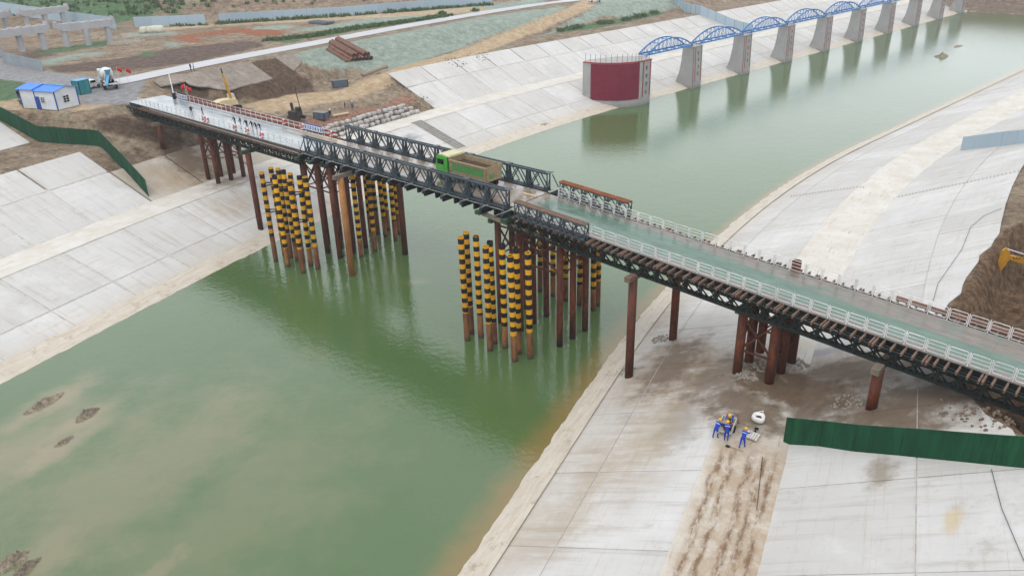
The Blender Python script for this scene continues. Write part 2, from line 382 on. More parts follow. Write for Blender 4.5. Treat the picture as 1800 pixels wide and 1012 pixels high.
# ------------------------------------------------------------------ setting: ground, water, lining
def grid(name, ss, ds, zf, mat, uv=True):
    nv=len(ds); vs=[]; uvs=[]
    for s_ in ss:
        for d_ in ds:
            x,y=XY(s_,d_); vs.append((x,y,zf(s_,d_))); uvs.append((s_,d_))
    fs=[(i*nv+j,(i+1)*nv+j,(i+1)*nv+j+1,i*nv+j+1) for i in range(len(ss)-1) for j in range(nv-1)]
    me=bpy.data.meshes.new(name); me.from_pydata(vs,[],fs); me.materials.append(mat)
    if uv:
        L=me.uv_layers.new(name='sd'); idx=np.zeros(len(me.loops),int); me.loops.foreach_get('vertex_index',idx)
        L.data.foreach_set('uv',np.array(uvs)[idx].ravel())
    me.polygons.foreach_set('use_smooth',[True]*len(me.polygons))
    bm=bmesh.new(); bm.from_mesh(me); bmesh.ops.recalc_face_normals(bm,faces=bm.faces)
    if sum(f.normal.z for f in bm.faces)<0: bmesh.ops.reverse_faces(bm,faces=bm.faces)
    bm.to_mesh(me); bm.free()
    return me
def ar(a,b,st): return list(np.arange(a,b,st))
def inpoly(x,y,P):
    c=False; j=len(P)-1
    for i in range(len(P)):
        if (P[i][1]>y)!=(P[j][1]>y) and x<(P[j][0]-P[i][0])*(y-P[i][1])/(P[j][1]-P[i][1])+P[i][0]: c=not c
        j=i
    return c
ZONES={
 'net':[[(487,103),(560,84),(700,58),(860,28),(1000,10),(960,36),(880,58),(800,88),(715,116),(660,128),(625,121),(570,121),(520,108)],
        [(850,96),(905,80),(960,60),(1040,17),(1060,-40),(1160,-40),(1195,12),(1120,33),(1060,28),(1000,52),(900,79)],
        [(520,52),(600,40),(700,22),(860,8),(960,-3),(960,10),(860,22),(790,25),(690,38),(600,48),(540,56)],
        [(60,112),(110,97),(185,90),(192,95),(120,106),(76,119)],[(215,60),(310,55),(312,60),(220,66)],[(440,48),(520,42),(520,50),(445,54)],[(290,73),(315,74),(312,84),(292,84)]],
 'grass':[[(470,70),(500,76),(600,59),(700,44),(800,30),(780,24),(640,44),(540,58),(490,66)],
          [(-80,-60),(300,-60),(240,14),(290,2),(270,30),(215,40),(195,45),(120,28),(0,8),(-80,-5)],[(300,30),(310,8),(330,3),(318,32)],[(-60,130),(60,150),(40,175),(-60,185)],
          [(985,50),(1060,40),(1160,18),(1165,26),(1060,48),(990,58)],[(250,90),(275,92),(272,100),(245,98)],[(190,70),(60,92),(55,99),(190,80)]],
 'mud':[[(80,118),(195,105),(330,82),(440,72),(470,80),(340,110),(230,124),(100,128)],[(90,84),(30,98),(45,106),(100,98)]],
 'dust':[[(575,168),(640,140),(700,118),(800,92),(880,60),(1000,14),(1040,-10),(1065,-10),(1040,14),(960,50),(900,74),(820,103),(720,134),(650,165),(600,175)],
         [(240,52),(860,12),(860,20),(560,38),(380,46),(240,58)],[(420,185),(520,165),(600,160),(640,170),(560,185),(470,200)],[(-30,152),(30,157),(60,187),(150,190),(220,180),(140,196),(60,196),(-30,190)],[(60,196),(140,196),(240,172),(160,150),(130,180)]],
 'gravel':[[(-40,100),(5,104),(80,126),(170,137),(260,132),(240,182),(150,185),(120,160),(40,145),(-40,140)],[(150,185),(240,180),(240,165),(150,165)]],
 'orange':[[(298,66),(360,58),(430,50),(500,55),(500,62),(440,64),(420,56),(340,66),(360,76),(385,82),(370,82),(310,70)]],
 'brick':[[(520,215),(600,195),(660,188),(690,200),(600,232),(540,225)],[(640,215),(690,175),(720,165),(735,180),(700,200)]],
 'cut':[[(300,150),(345,140),(370,166),(480,140),(520,130),(560,165),(500,175),(400,178),(310,178)],[(440,108),(485,102),(560,150),(540,165),(480,165)],[(215,200),(330,250),(300,290),(270,250),(180,230),(150,215)]],
 'rockcut':[],
}
def paint(me, shape=None):
    n=len(me.vertices); A={k:np.zeros(n,np.float32) for k in ZONES}
    for i,v in enumerate(me.vertices):
        x,y=pix(v.co); s_,d_=sd(v.co.x,v.co.y)
        if -100<x<1900 and -60<y<1050 and d_<0:
            for k,L in ZONES.items():
                if any(inpoly(x,y,P) for P in L): A[k][i]=1
        if d_>dpit(s_)-.2 and -16<s_<46: A['rockcut'][i]=1
        if s_>350 and d_>-40: A['mud'][i]=.6
    for k,a in A.items():
        if shape and k!='rockcut':
            g=a.reshape(shape)
            for _ in range(2):
                g=np.pad(g,1,mode='edge'); g=(2*g[1:-1,1:-1]+g[:-2,1:-1]+g[2:,1:-1]+g[1:-1,:-2]+g[1:-1,2:])/6
            a=np.ascontiguousarray(g.ravel(),dtype=np.float32)
        at=me.attributes.new(k,'FLOAT','POINT'); at.data.foreach_set('value',a)
sL=ar(-80,-10,2.5)+ar(-10,80,1.0)+ar(80,240,1.6)+ar(240,345,3)+ar(345,380,2)+ar(380,470,6)
dL=[-x for x in (ar(24,42,3)+[42.9,45,48.5]+ar(50,62,1.0)+[62.7]+ar(63.5,92,.9)+ar(92,125,1.6)+ar(125,210,2.6)+ar(210,330,5)+ar(330,480,12))]
def zT(s_,d_): return H(s_,d_)-(.14 if abs(d_)<62.9 else 0)
me=grid('ground',sL,dL,zT,mEarth); paint(me,(len(sL),len(dL))); tag(link('ground',me),kind='structure')
sRr=ar(-80,-18,2.5)+ar(-18,46,.8)+ar(46,345,3)+ar(345,380,2)+ar(380,470,6)
dR=ar(24,42,3)+[42.9,45,48.5]+ar(50,56,1.5)+ar(57,80,.7)+ar(80,140,3)+ar(140,260,10)
me=grid('ground_right',sRr,dR,zT,mEarth); paint(me); tag(link('ground_right',me),kind='structure')
me=grid('ground_end',ar(344,470,3),ar(-24.2,24.3,2.02),lambda s_,d_:H(s_,max(d_,.01)),mEarth); paint(me); tag(link('ground_end',me),kind='structure')
# water
dW=[-30,-29,-28.4,-27.5,-26,-24]+ar(-22,22.1,4)+[23.2,24.4,25.6,26.6,27.5,28.4,29,30]
me=grid('water',ar(-90,362,3),dW,lambda s_,d_:0.0,mWater)
sh=np.zeros(len(me.vertices),np.float32)
for i,v in enumerate(me.vertices):
    s_,d_=sd(v.co.x,v.co.y); sh[i]=max(0,1-(28.7-abs(d_))/((5.0-2.4*sm(s_,5,40)) if d_>0 else 1.6))*(1 if d_>0 else .6)
me.attributes.new('shore','FLOAT','POINT').data.foreach_set('value',sh)
tag(link('water',me),kind='structure')

# toe strips and berms
for sg,nm in ((-1,'left'),(1,'right')):
    ss=ar(-80,110,.8)+ar(110,351,2.5)
    me=grid('toe',ss,[sg*x for x in (27.6,28.3,28.9,29.6,30.2,30.9)],lambda s_,d_:H(s_,d_)+.10+.20*fbm(s_*.9,d_*2)*(1 if abs(d_)<29.3 else .3)+(.03 if abs(d_)>29.5 else -.02),mToe)
    tag(link('toe_strip_'+nm,me),kind='structure')
    me=grid('berm',ar(-80,349,1.5),[sg*x for x in (42.78,43.6,44.4,45.2,46,46.8,47.6,48.62)],lambda s_,d_:4.8+.02+.07*fbm(s_*.8,d_*1.3),mBerm)
    tag(link('berm_path_'+nm,me),kind='structure')
# slabs: every lining panel is a piece of its own bank
def slab(parent, s0, s1, d0, d1, mat, edge=None, th=.22, lift=0.0, prof=None):
    zf=prof or (lambda s_,a: lerp(a,PROF))
    sg=1 if d0>0 else -1
    n=5 if edge else 2
    inner=[(s0+(s1-s0)*k/(n-1),d0) for k in range(n)]; outer=[(s,(edge(s) if edge else d1)) for s,_ in inner][::-1]
    poly=inner+outer; vs=[]; 
    for dz in (-th,0):
        for s_,d_ in poly:
            x,y=XY(s_,d_); vs.append((x,y,zf(s_,abs(d_))+dz+lift))
    m=len(poly); fs=[tuple(range(m)),tuple(range(m,2*m))]+[(k,(k+1)%m,m+(k+1)%m,m+k) for k in range(m)]
    mb=MB(); mb.add(vs,fs); me=mb.mesh('concrete_slab',mat)
    L=me.uv_layers.new(name='sd'); uvs=[poly[l.vertex_index%m] for l in me.loops]; L.data.foreach_set('uv',[c for u in uvs for c in u])
    return link('concrete_slab',me,parent)

for sg,nm,off,pit in ((-1,'left',-12.9,8.75),(1,'right',-24.8,9.2)):
    # the joints' bed is the base sheet of the bank
    me=grid('bank_bed',ar(-80,349,3),[sg*x for x in (30.7,36,42.9)],lambda s_,d_:H(s_,d_)-.05,mJoint); me2=grid('bed2',ar(-80,349,3) if sg>0 else ar(-80,15,3),[sg*x for x in (48.4,54,57.4)],lambda s_,d_:H(s_,d_)-.05,mJoint)
    bed=tag(link('canal_bank_'+nm,me),kind='structure'); link('joint_bed',me2,bed)
    if sg<0: link('joint_bed',grid('bed3',ar(75,349,3),[-48.4,-54,-57.4],lambda s_,d_:H(s_,d_)-.05,mJoint),bed)
    ROWS=[(30.8,34.55),(34.8,42.85),(48.55,56.75),(57.05,62.7)] if sg<0 else [(30.8,34.65),(34.74,42.9),(48.45,56.9),(56.98,62.7)]
    gp=.14 if sg<0 else .035
    k0=int((-70-off)//pit); k1=int((345-off)//pit)
    for k in range(k0,k1):
        a,b=off+k*pit+gp,off+(k+1)*pit-gp
        for r,(d0,d1) in enumerate(ROWS):
            mat=mSlab; edge=None; e1=d1
            if sg<0:
                if r==3 and 14<b and a<72: continue
                if r==2 and a>33 and a<72: continue
                if r==2 and a>13 and a<33: mat=mSlabTan
                
            else:
                if r==3:
                    m=(a+b)/2
                    if min(dpit(a),dpit(m),dpit(b))<62.6:
                        if max(dpit(a),dpit(b))<58.2: continue
                        edge=lambda s_: min(62.7,max(57.6,dpit(s_)-.25+.9*fbm(s_*.9,5)))
            slab(bed,a,b,sg*d0,sg*e1,mat,edge,lift=random.uniform(-.012,.012))
    if sg<0:
        PR=lambda s_,a: 11.2+(a-74.8)*(3.8/9.0)
        for k in range(-6,3):                       # higher slope left of the green screen
            a,b=off+k*pit+gp,off+(k+1)*pit-gp
            b=min(b,13.2)
            if b>a+1: slab(bed,a,b,-74.9,-83.7,mSlab,prof=PR,lift=.12)
        # old facing above the excavation, broken along its lower edge
        mOld=plain('old_facing_concrete','#8f857a',.9,0,.2,.5,'#6b5e52',.7)
        PR2=lambda s_,a: lerp(a,LEFT)
        for a,b,f in ((38.5,43,lambda s_:81.5-.6*fbm(s_,1)),(43,47.5,lambda s_:80.2-(s_-43)*.9+1.2*fbm(s_*.8,1)),(47.5,53,lambda s_:76.2+1.2*fbm(s_*.8,2)),(53,57.5,lambda s_:76.4+.8*fbm(s_*.9,3)),(63,67,lambda s_:77.5+(s_-63)*.8+.7*fbm(s_,4))):
            slab(bed,a,b-.03,-83.9,-76,mOld,edge=lambda s_,f=f:-f(s_),prof=PR2,lift=.16)

# roads
def ribbon(name, pts, wid, mat, lift=.06, zfun=None, sub=6):
    c=[Vector(p) for p in pts]; out=[]
    for i in range(len(c)-1):                        # Catmull-Rom
        p0,p1,p2,p3=c[max(i-1,0)],c[i],c[i+1],c[min(i+2,len(c)-1)]
        for k in range(sub):
            u=k/sub; out.append(.5*((2*p1)+(p2-p0)*u+(2*p0-5*p1+4*p2-p3)*u*u+(3*p1-p0-3*p2+p3)*u**3))
    out.append(c[-1]); vs=[]; uvs=[]; L=0; nw=5
    for i,p in enumerate(out):
        t=(out[min(i+1,len(out)-1)]-out[max(i-1,0)]); t.z=0; t.normalize(); n=Vector((-t.y,t.x,0))
        if i: L+=(p-out[i-1]).length
        for j in range(nw):
            q=p+n*(wid*(j/(nw-1)-.5)); z=(Hxy(q.x,q.y) if zfun is None else zfun(q))+lift; vs.append((q.x,q.y,z)); uvs.append((L,wid*(j/(nw-1)-.5)))
    fs=[(i*nw+j,i*nw+j+1,(i+1)*nw+j+1,(i+1)*nw+j) for i in range(len(out)-1) for j in range(nw-1)]
    mb=MB(); mb.add(vs,fs); me=mb.mesh(name,mat,True)
    if sum(p.normal.z for p in me.polygons)<0: me.flip_normals()
    U=me.uv_layers.new(name='sd'); U.data.foreach_set('uv',[x for l in me.loops for x in uvs[l.vertex_index]])
    return tag(link(name,me),kind='structure')
def road_mat(name,a,b,c,rough):
    t=NT(name); uv=t.uv(); p=t.pos(); u=t.sep(uv)
    col=t.mix(t.ramp(t.noise(t.map(uv,(.08,1.6,1)),1,6,.7),.35,.68),srgb(a),srgb(b))
    col=t.mix(t.ramp(t.noise(p,.4,6,.7),.55,.75,0,.6),col,srgb(c))
    t.bump(t.noise(p,3,5,.7),.3,.05); return t.done(col,rough,0,.4)
mRoad=road_mat('site_road_concrete','#bcbcbe','#a3a2a3','#8b857d',.45)
ribbon('road',[atz(x,y,15) for x,y in [(150,152),(215,143),(300,125),(430,99),(545,78),(700,49),(845,24),(930,11),(1000,2),(1060,-8),(1150,-22)]],6.2,mRoad,.10)

# ------------------------------------------------------------------ steel trestle bridge
BO=Vector((-27.12056,104.43733,0)); BAZ=-0.73986636; cb,sb=cos(BAZ),sin(BAZ)
def B(t,w,z=0): return Vector((BO.x+cb*t-sb*w, BO.y+sb*t+cb*w, z))
def zd(t): return 15-.0008*t if t<0 else (15-.00197*t if t<36.6 else 14.862-.05124*(t-36.6))
def steel(name,c,rough=.5,rust=None,amt=.4,scale=1.2,metal=.0):
    return plain(name,c,rough,metal,.18,scale,rust,amt)
mTruss=steel('grey_blue_truss_paint','#3b474e',.45,'#4a4540',.35)
mTrussG=steel('dark_green_truss_paint','#16201d',.6,'#2a211c',.5)
mDark=steel('black_steel','#131517',.7)
mLight=steel('pale_steel','#9a9c98',.5,'#6b5a4c',.4)
mWhiteP=steel('white_rail_paint','#dcd9d8',.45,'#a89a92',.3)
mRedP=steel('red_rail_paint','#8a4038',.6,'#5c3a30',.5)
mBeam=steel('rusty_crossbeam','#6e584c',.75,'#94745e',.6,2.0)
mWood2=plain('pale_plank','#c9b48c',.8)
mGreenCap=steel('green_cap_beam','#2f4a38',.6,'#5a4a3c',.5)
mCap=steel('weathered_cap_beam','#7a7062',.7,'#57483c',.6)
def rust_mat():
    t=NT('rusty_pile_steel'); p=t.pos(); z=t.sep(p)[2]
    n=t.noise(t.map(p,(1,1,.25)),1.6,6,.7); col=t.mix(t.ramp(n,.35,.7),srgb('#4a2417'),srgb('#7d3f20'))
    col=t.mix(t.ramp(t.noise(p,2.5,6,.7),.5,.68,0,.8),col,srgb('#2c1a15'))
    col=t.mix(t.ramp(z,1.2,.1,0,.7),col,srgb('#2a201a'))
    col=t.mix(t.math('MULTIPLY',t.rnd(),.5),col,srgb('#4a2a22'))
    t.bump(t.noise(p,6,5,.7),.3,.03); return t.done(col,.75,0,.3)
mRust=rust_mat()
def orange_mat():
    t=NT('orange_rust_pile'); p=t.pos()
    col=t.mix(t.ramp(t.noise(t.map(p,(1,1,.3)),1.2,6,.7),.3,.7),srgb('#8a5a32'),srgb('#b07a44'))
    return t.done(t.mix(t.ramp(t.noise(p,2,6),.55,.75,0,.6),col,srgb('#5c3a28')),.8,0,.3)
mOrange=orange_mat()
def stripe_mat():
    t=NT('striped_guard_pile'); p=t.pos(); o=t.sep(t.objco())
    zz=t.math('ADD',o[2],t.math('MULTIPLY',t.noise(p,1.2,2),.16)); zb=t.math('ADD',zz,t.math('MULTIPLY',t.rnd(),.35))
    st=t.math('GREATER_THAN',t.math('FRACT',t.math('DIVIDE',zb,1.16)),.5)
    wear=t.ramp(t.noise(t.map(p,(1,1,.4)),2.2,7,.8),.60,.70,0,.8)
    col=t.mix(st,t.mix(t.rnd(),srgb('#cf9a0a'),srgb('#b07f10')),srgb('#0c0c0f')); 
    rust=t.mix(t.ramp(t.noise(t.map(p,(1,1,.3)),1.6,6,.7),.3,.7),srgb('#5b3226'),srgb('#a0703f'))
    col=t.mix(wear,col,rust)
    edge=t.math('ADD',2.7,t.math('MULTIPLY',t.rnd(),1.1))
    col=t.mix(t.math('LESS_THAN',zz,edge),col,t.mix(t.math('MULTIPLY',t.rnd(),.6),rust,srgb('#4f3428')))
    col=t.mix(t.ramp(o[2],.9,.1),col,srgb('#4b3a30'))
    return t.done(col,.75,0,.2)
mStripe=stripe_mat()
def deck_mat():
    """paint worn off along the wheel path; wet"""
    t=NT('wet_deck_plate'); uv=t.uv(); p=t.pos(); u=t.sep(uv); T,Wd=u[0],u[1]
    nz=t.math('MULTIPLY',t.math('SUBTRACT',t.noise(t.map(uv,(.25,1,1)),.8,5,.7),.5),1.3)
    w=t.math('ADD',Wd,nz)
    green=t.mix(t.ramp(t.noise(t.map(uv,(.4,1.5,1)),1,6,.7),.35,.7),srgb('#4a6657'),srgb('#5f7a6b'))
    brown=t.mix(t.ramp(t.noise(t.map(uv,(.5,1.5,1)),1.2,6,.7),.35,.7),srgb('#80766c'),srgb('#6a6057'))
    wk=t.math('SUBTRACT',w,t.ramp(T,46,80,2.2,.25)); gm=t.math('MULTIPLY',t.ramp(w,.6,1.2),t.ramp(wk,3.7,2.9))
    gm=t.math('MAXIMUM',gm,t.math('MULTIPLY',t.ramp(t.noise(uv,.35,5,.7),.46,.64),.6))
    R=t.mix(gm,brown,green)
    span=t.mix(t.ramp(t.noise(uv,.5,6,.7),.4,.65),srgb('#a0958d'),srgb('#75684f'))
    left=t.mix(t.ramp(t.noise(t.map(uv,(.3,1,1)),.8,6,.7),.35,.7),srgb('#96a1a2'),srgb('#7d888a'))
    left=t.mix(t.math('MULTIPLY',t.ramp(T,-16,-4),t.ramp(w,3.8,5.2)),left,srgb('#a8977c'))
    col=t.mix(t.ramp(T,36.2,39.5),span,R); col=t.mix(t.ramp(T,.6,-.4),col,left)
    # plate seams every 6 m
    sm_=t.math('LESS_THAN',t.math('ABSOLUTE',t.math('SUBTRACT',t.math('FRACT',t.math('DIVIDE',T,6.1)),.5)),.004)
    col=t.mix(t.math('MULTIPLY',sm_,.5),col,srgb('#55483d'))
    wet=t.noise(t.map(uv,(.25,.7,1)),.7,5,.65)
    lw=t.ramp(T,36,60); rough=t.math('ADD',t.ramp(wet,.4,.62,.10,.30),t.math('MULTIPLY',lw,.12))
    t.bump(t.noise(p,5,4),.08,.02)
    return t.done(col,rough,0,.4)
mDeck=deck_mat()
bridge=empty('trestle_bridge',BO,BAZ,'long steel trestle bridge on rusty pile towers with grey truss span over the green water','bridge')
def part(name,mb,mat,smooth=False,label=None):
    o=obj(name,mb,mat,bridge,smooth=smooth)
    if label: o['label']=label
    return o
T0,T1=-53.0,108.0
# deck plates
def deckplate(ts,w0_,w1_,th=.10,dz=0):
    vs=[];n=len(ts)
    for t in ts:
        z=zd(t)+dz
        vs+=[(t,w0_,z),(t,w1_,z),(t,w1_,z-th),(t,w0_,z-th)]
    fs=[]
    for i in range(n-1):
        a,b=4*i,4*i+4
        for j in range(4): fs.append((a+j,b+j,b+(j+1)%4,a+(j+1)%4))
    fs+=[(0,1,2,3),(4*n-4,4*n-1,4*n-2,4*n-3)]
    mb=MB(); mb.add(vs,fs); me=mb.mesh('deck_plate',mDeck)
    U=me.uv_layers.new(name='sd'); U.data.foreach_set('uv',[c for l in me.loops for c in me.vertices[l.vertex_index].co[:2]])
    return link('deck_plate',me,bridge)
deckplate([T0,-.05],0,6.45); deckplate([0,36.55],.65,6.5); deckplate([36.62,T1],0,6.45)
# Bailey panel with diamond web, 3.048 long, for the deck trusses
def bailey(h,ch,web,hv=True):
    mb=MB(); L=3.048
    for z in (0,h): mb.box((L/2,0,z),(L-.02,ch*1.15,ch*(1.5 if z==0 else 1)))
    for x in (.06,L/2,L-.06): mb.box((x,0,h/2),(web,web,h-ch))
    m=h/2
    for x0 in (.06,L/2):
        x1=x0+L/2-.06; xm=(x0+x1)/2
        for a,b in (((x0,m),(xm,h)),((xm,h),(x1,m)),((x0,m),(xm,0)),((xm,0),(x1,m))): mb.bar((a[0],0,a[1]),(b[0],0,b[1]),web)
    return mb
meDT=bailey(1.22,.14,.10).mesh('truss_panel',mTrussG); meRT=bailey(1.5,.12,.075).mesh('truss_panel',mTruss)
def tilt(o,t0,t1):
    o.rotation_euler=(0,-math.atan2(zd(t1)-zd(t0),t1-t0),0)
for (ta,tb) in ((-52.2,-.1),(37.2,107)):
    n=int((tb-ta)/3.048)
    for i in range(n):
        t=ta+i*3.048
        for w in (-.95,-.5,.9,2.1,3.2,4.3,5.5,6.95,7.4):
            o=link('truss_panel',meDT,bridge,(t,w,zd(t)-1.62)); tilt(o,t,t+3.048)
# crossbeams
mb=MB(); mb.box((0,3.22,0),(.14,9.0,.035)); mb.box((0,3.22,-.2),(.14,9.0,.035)); mb.box((0,3.22,-.1),(.045,9.0,.18)); meX=mb.mesh('crossbeam',mBeam)
def cross(ta,tb,st,dbl):
    t=ta;k=0
    while t<tb:
        for e in ((0,.24) if (dbl and k%5==2) else (0,)):
            link('crossbeam',meX,bridge,(t+e,random.uniform(-.12,.12),zd(t)-.13))
        t+=st*random.uniform(.93,1.07);k+=1
cross(-47,-.3,.62,False); cross(38.2,106,.78,True)
# girder under the deck edge
for w in (.12,6.33):
    for a,b in ((T0,-.2),(37.0,T1)):
        mb=MB(); mb.bar((a,w,zd(a)-.36),(b,w,zd(b)-.36),.10,.48); part('edge_girder',mb,mDark)
# half-through truss span: 12 panels, two planes each side
def spanpanel():
    mb=MB(); L=3.048; h=2.0
    for z,c in ((0,.17),(h,.20)): mb.box((L/2,0,z),(L-.015,c*.9,c))
    for x in (.10,L-.10): mb.box((x,0,h/2),(.11,.11,h-.2))
    mb.bar((.22,0,.12),(L/2,0,h-.08),.10); mb.bar((L-.22,0,.12),(L/2,0,h-.08),.10)
    mb.bar((.16,0,h*.62),(.42,0,.12),.07); mb.bar((L-.16,0,h*.62),(L-.42,0,.12),.07)
    for x in (.32,L-.32): mb.box((x,0,.22),(.42,.06,.34))
    return mb
meSP=spanpanel().mesh('truss_panel',mTruss)
for w0_,s_,sft in ((0,-1,0),(7.13,1,-.29)):
    for i in range(12):
        t=i*3.048+sft
        for e in (-.24,.24): link('truss_panel',meSP,bridge,(t,w0_+e,zd(t)+.02-.02))
        # plan bracing on the top chord every second joint
        if i%2==0 or i==11:
            mb=MB(); tt=t if i!=11 else t+3.048
            mb.box((tt,w0_,zd(t)+2.13),(.75,.78,.05)); part('top_tie_plate',mb,mTruss)
    for i in range(13):
        t=i*3.048+sft; z=zd(t)
        # outrigger transom end and raker
        y0,y1=w0_+s_*.3,w0_+s_*1.55
        mb=MB(); mb.bar((t+.25,w0_-s_*.35,z-.30),(t+.25,y1,z-.30),.20,.34); part('transom_end',mb,mTruss)
        mb=MB(); mb.bar((t+.25,w0_-s_*.2,z-.105),(t+.25,y1,z-.105),.12,.03); part('transom_flange',mb,mLight)
        mb=MB(); mb.bar((t+.25,y0,z+1.85),(t+.25,y1-s_*.05,z-.12),.085); part('raker',mb,mTruss)
    mb=MB(); a,b=sft,36.58+sft
    mb.bar((a,w0_+s_*.75,zd(0)-.05),(b,w0_+s_*.75,zd(36)-.05),.09,.05); part('sway_rail',mb,mLight)
for i in range(25):
    t=i*1.524+.25; z=zd(t)
    mb=MB(); mb.box((t,3.55,z-.50),(.24,8.9 if i%2 else 9.6,.62)); part('transom',mb,mDark)
mb=MB(); mb.box((35.6,4.6,zd(35)+.06),(1.9,.3,.08)); part('plank',mb,mWood2)
for w in (1.2,2.4,3.6,4.8,6.0):
    mb=MB(); mb.bar((0,w,zd(0)-.2),(36.5,w,zd(36.5)-.2),.12,.18); part('stringer',mb,mDark)
# lower chord band of the span
for w in (-.24,.24,6.9,7.37):
    mb=MB(); mb.bar((0,w,zd(0)-.42),(36.55,w,zd(36.5)-.42),.14,.16); part('chord_reinforcement',mb,mDark)
# low side trusses with rusty beams beyond the span
mRustTop=plain('rust_orange_beam','#8a5230',.8,0,.25,1.2,'#5c3a2c',.6)
for w0_,ta in ((-.75,38.25),(7.2,37.9)):
    for i in range(3):
        t=ta+i*3.07
        for e in (-.3,.3):
            o=link('truss_panel',meRT,bridge,(t,w0_+e,zd(t)-.05)); tilt(o,t,t+3.05)
    for e in (-.3,0,.3):
        mb=MB(); mb.bar((ta,w0_+e,zd(ta)+1.56),(ta+9.2,w0_+e,zd(ta+9.2)+1.56),.2,.10); part('top_beam',mb,mRustTop if w0_>3 else mBeam)
    for i in range(7):
        t=ta+.1+i*1.52
        mb=MB(); mb.bar((t,w0_-.3,zd(t)+.05),(t,w0_+.3,zd(t)+1.4),.06); part('cross_brace',mb,mTrussG)
# railing panels
def railpanel(L):
    mb=MB(); r=.028; x0,x1=.11,L-.11; z0,z1=.16,1.12; c=.12
    pts=[(x0+c,z0),(x1-c,z0),(x1-.03,z0+.04),(x1,z0+c),(x1,z1-c),(x1-.03,z1-.04),(x1-c,z1),(x0+c,z1),(x0+.03,z1-.04),(x0,z1-c),(x0,z0+c),(x0+.03,z0+.04)]
    mb.path([(x,0,z) for x,z in pts],r,5,closed=True)
    for z in (.5,.82): mb.tube((x0,0,z),(x1,0,z),.022,5)
    mb.tube((0,0,-.12),(0,0,1.15),.045,6)
    for z in (.35,.95): mb.tube((-.11,0,z),(.11,0,z),.02,5)
    return mb
meRail=railpanel(1.487).mesh('railing_panel',mWhiteP)
mb=railpanel(1.487)
mb2=MB(); mb2.tube((0,0,-.1),(0,0,1.12),.05,6); mb2.tube((0,0,1.1),(1.487,0,1.1),.03,5); mb2.tube((0,0,.62),(1.487,0,.62),.025,5)
for z in (.30,.86): mb2.box((.74,.05,z),(1.36,.03,.26),mi=1)
meRailR=mb2.mesh('railing_panel',[mWhiteP,mRedP])
for k in range(-3,37):
    t=51.765+1.487*k; o=link('railing_panel',meRail,bridge,(t,.06,zd(t))); tilt(o,t,t+1.487)
for k in range(-26,20):
    t=76.871+1.487*k; 
    o=link('railing_panel',meRail,bridge,(t,6.36,zd(t))); tilt(o,t,t+1.487)
for k in range(33):
    t=-49.3+1.487*k
    if t<-1: link('railing_panel',meRail,bridge,(t,.06,zd(t)))
    if t<-2.5: link('railing_panel',meRailR,bridge,(t,6.38,zd(t)))
# light service pipe along the left approach, light pipe along low truss
mb=MB(); mb.path([(-44,-.6,zd(0)-.02),(-30,-.75,zd(0)-.06),(-18,-.9,zd(0)-.02),(-8,-1.05,zd(0)-.04),(0,-1.15,zd(0)-.05)],.05,6); part('service_pipe',mb,mLight)
mb=MB(); mb.bar((37.5,1.05,zd(37.5)+.02),(47.5,1.05,zd(47.5)+.02),.1,.04)
for i in range(14):
    mb=MB(); t=38+i*.72; mb.box((t,.95,zd(t)+.03),(.42,.14,.05)); part('kerb_marker',mb,mWhiteP)
# supports: piles, caps, bracing
mePile={}
def support(t,w,zb,zt,mat=None,r=.36,label=None):
    mb=MB(); mb.tube((t,w,zb),(t,w,zt),r,16); o=part('support_pile',mb,mat or mRust,smooth=False)
    for p in o.data.polygons: p.use_smooth=len(p.vertices)==4
    return o
def gz(t,w): p=B(t,w); return Hxy(p.x,p.y)
def tower(ts,ws,zcap,zfloor=None,brace=True,r=.36):
    for t in ts:
        for w in ws: support(t,w,min(gz(t,w),0)-1.0 if gz(t,w)<.3 else gz(t,w)-.8,zcap-.45,r=r)
        mb=MB(); mb.box((t,3.2,zcap-.28),(.5,ws[-1]-ws[0]+2.6,.42)); part('cap_beam',mb,mGreenCap)
    if brace:
        zlo=max(gz(ts[0],3),gz(ts[-1],3),0); za,zb_=zcap-1.1,max(zcap-4.6,zlo+1.2)
        for w in (ws[0],ws[-1]):
            for a,b in zip(ts,ts[1:]):
                for p,q in (((a,w,za),(b,w,za)),((a,w,zb_),(b,w,zb_)),((a,w,za),(b,w,zb_)),((a,w,zb_),(b,w,za))):
                    mb=MB(); mb.bar(p,q,.16); part('brace',mb,mRust)
        for t in ts:
            for a,b in zip(ws,ws[1:]):
                for p,q in (((t,a,za),(t,b,zb_)),((t,a,zb_),(t,b,za)),((t,a,zb_),(t,b,zb_))):
                    mb=MB(); mb.bar(p,q,.13); part('brace',mb,mRust)
def bent(t,zcap,wn=-1.6,wf=7.7,matn=None,capmat=None):
    for w,m in ((wn,matn),(wf,None)):
        g=gz(t,w); support(t,w,-1.2 if g<.3 else g-.8,zcap-.45,m,.42)
    mb=MB(); mb.box((t,(wn+wf)/2,zcap-.24),(.62,wf-wn+2.1,.5)); part('cap_beam',mb,capmat or mCap)
WS=(.9,3.2,5.5)
tower((-31.0,-27.9),WS,zd(0)-1.65); tower((-2.6,.4,3.3),WS,zd(0)-.9); tower((34.0,37.1,42.8),WS,zd(37)-1.6); tower((63.6,66.7),WS,zd(66)-1.65,r=.42)
bent(-40.6,zd(0)-1.65,-1.2,7.2); bent(-13.1,zd(0)-1.65,-1.3,7.4,capmat=mGreenCap); bent(9.5,zd(9)-.95,-1.8,7.6,mOrange); bent(53.3,zd(53)-1.65,-1.2,7.0,capmat=mBeam); bent(76.0,zd(76)-1.65,-1.2,7.2); bent(88.5,zd(88)-1.65,-1.0,7.0)
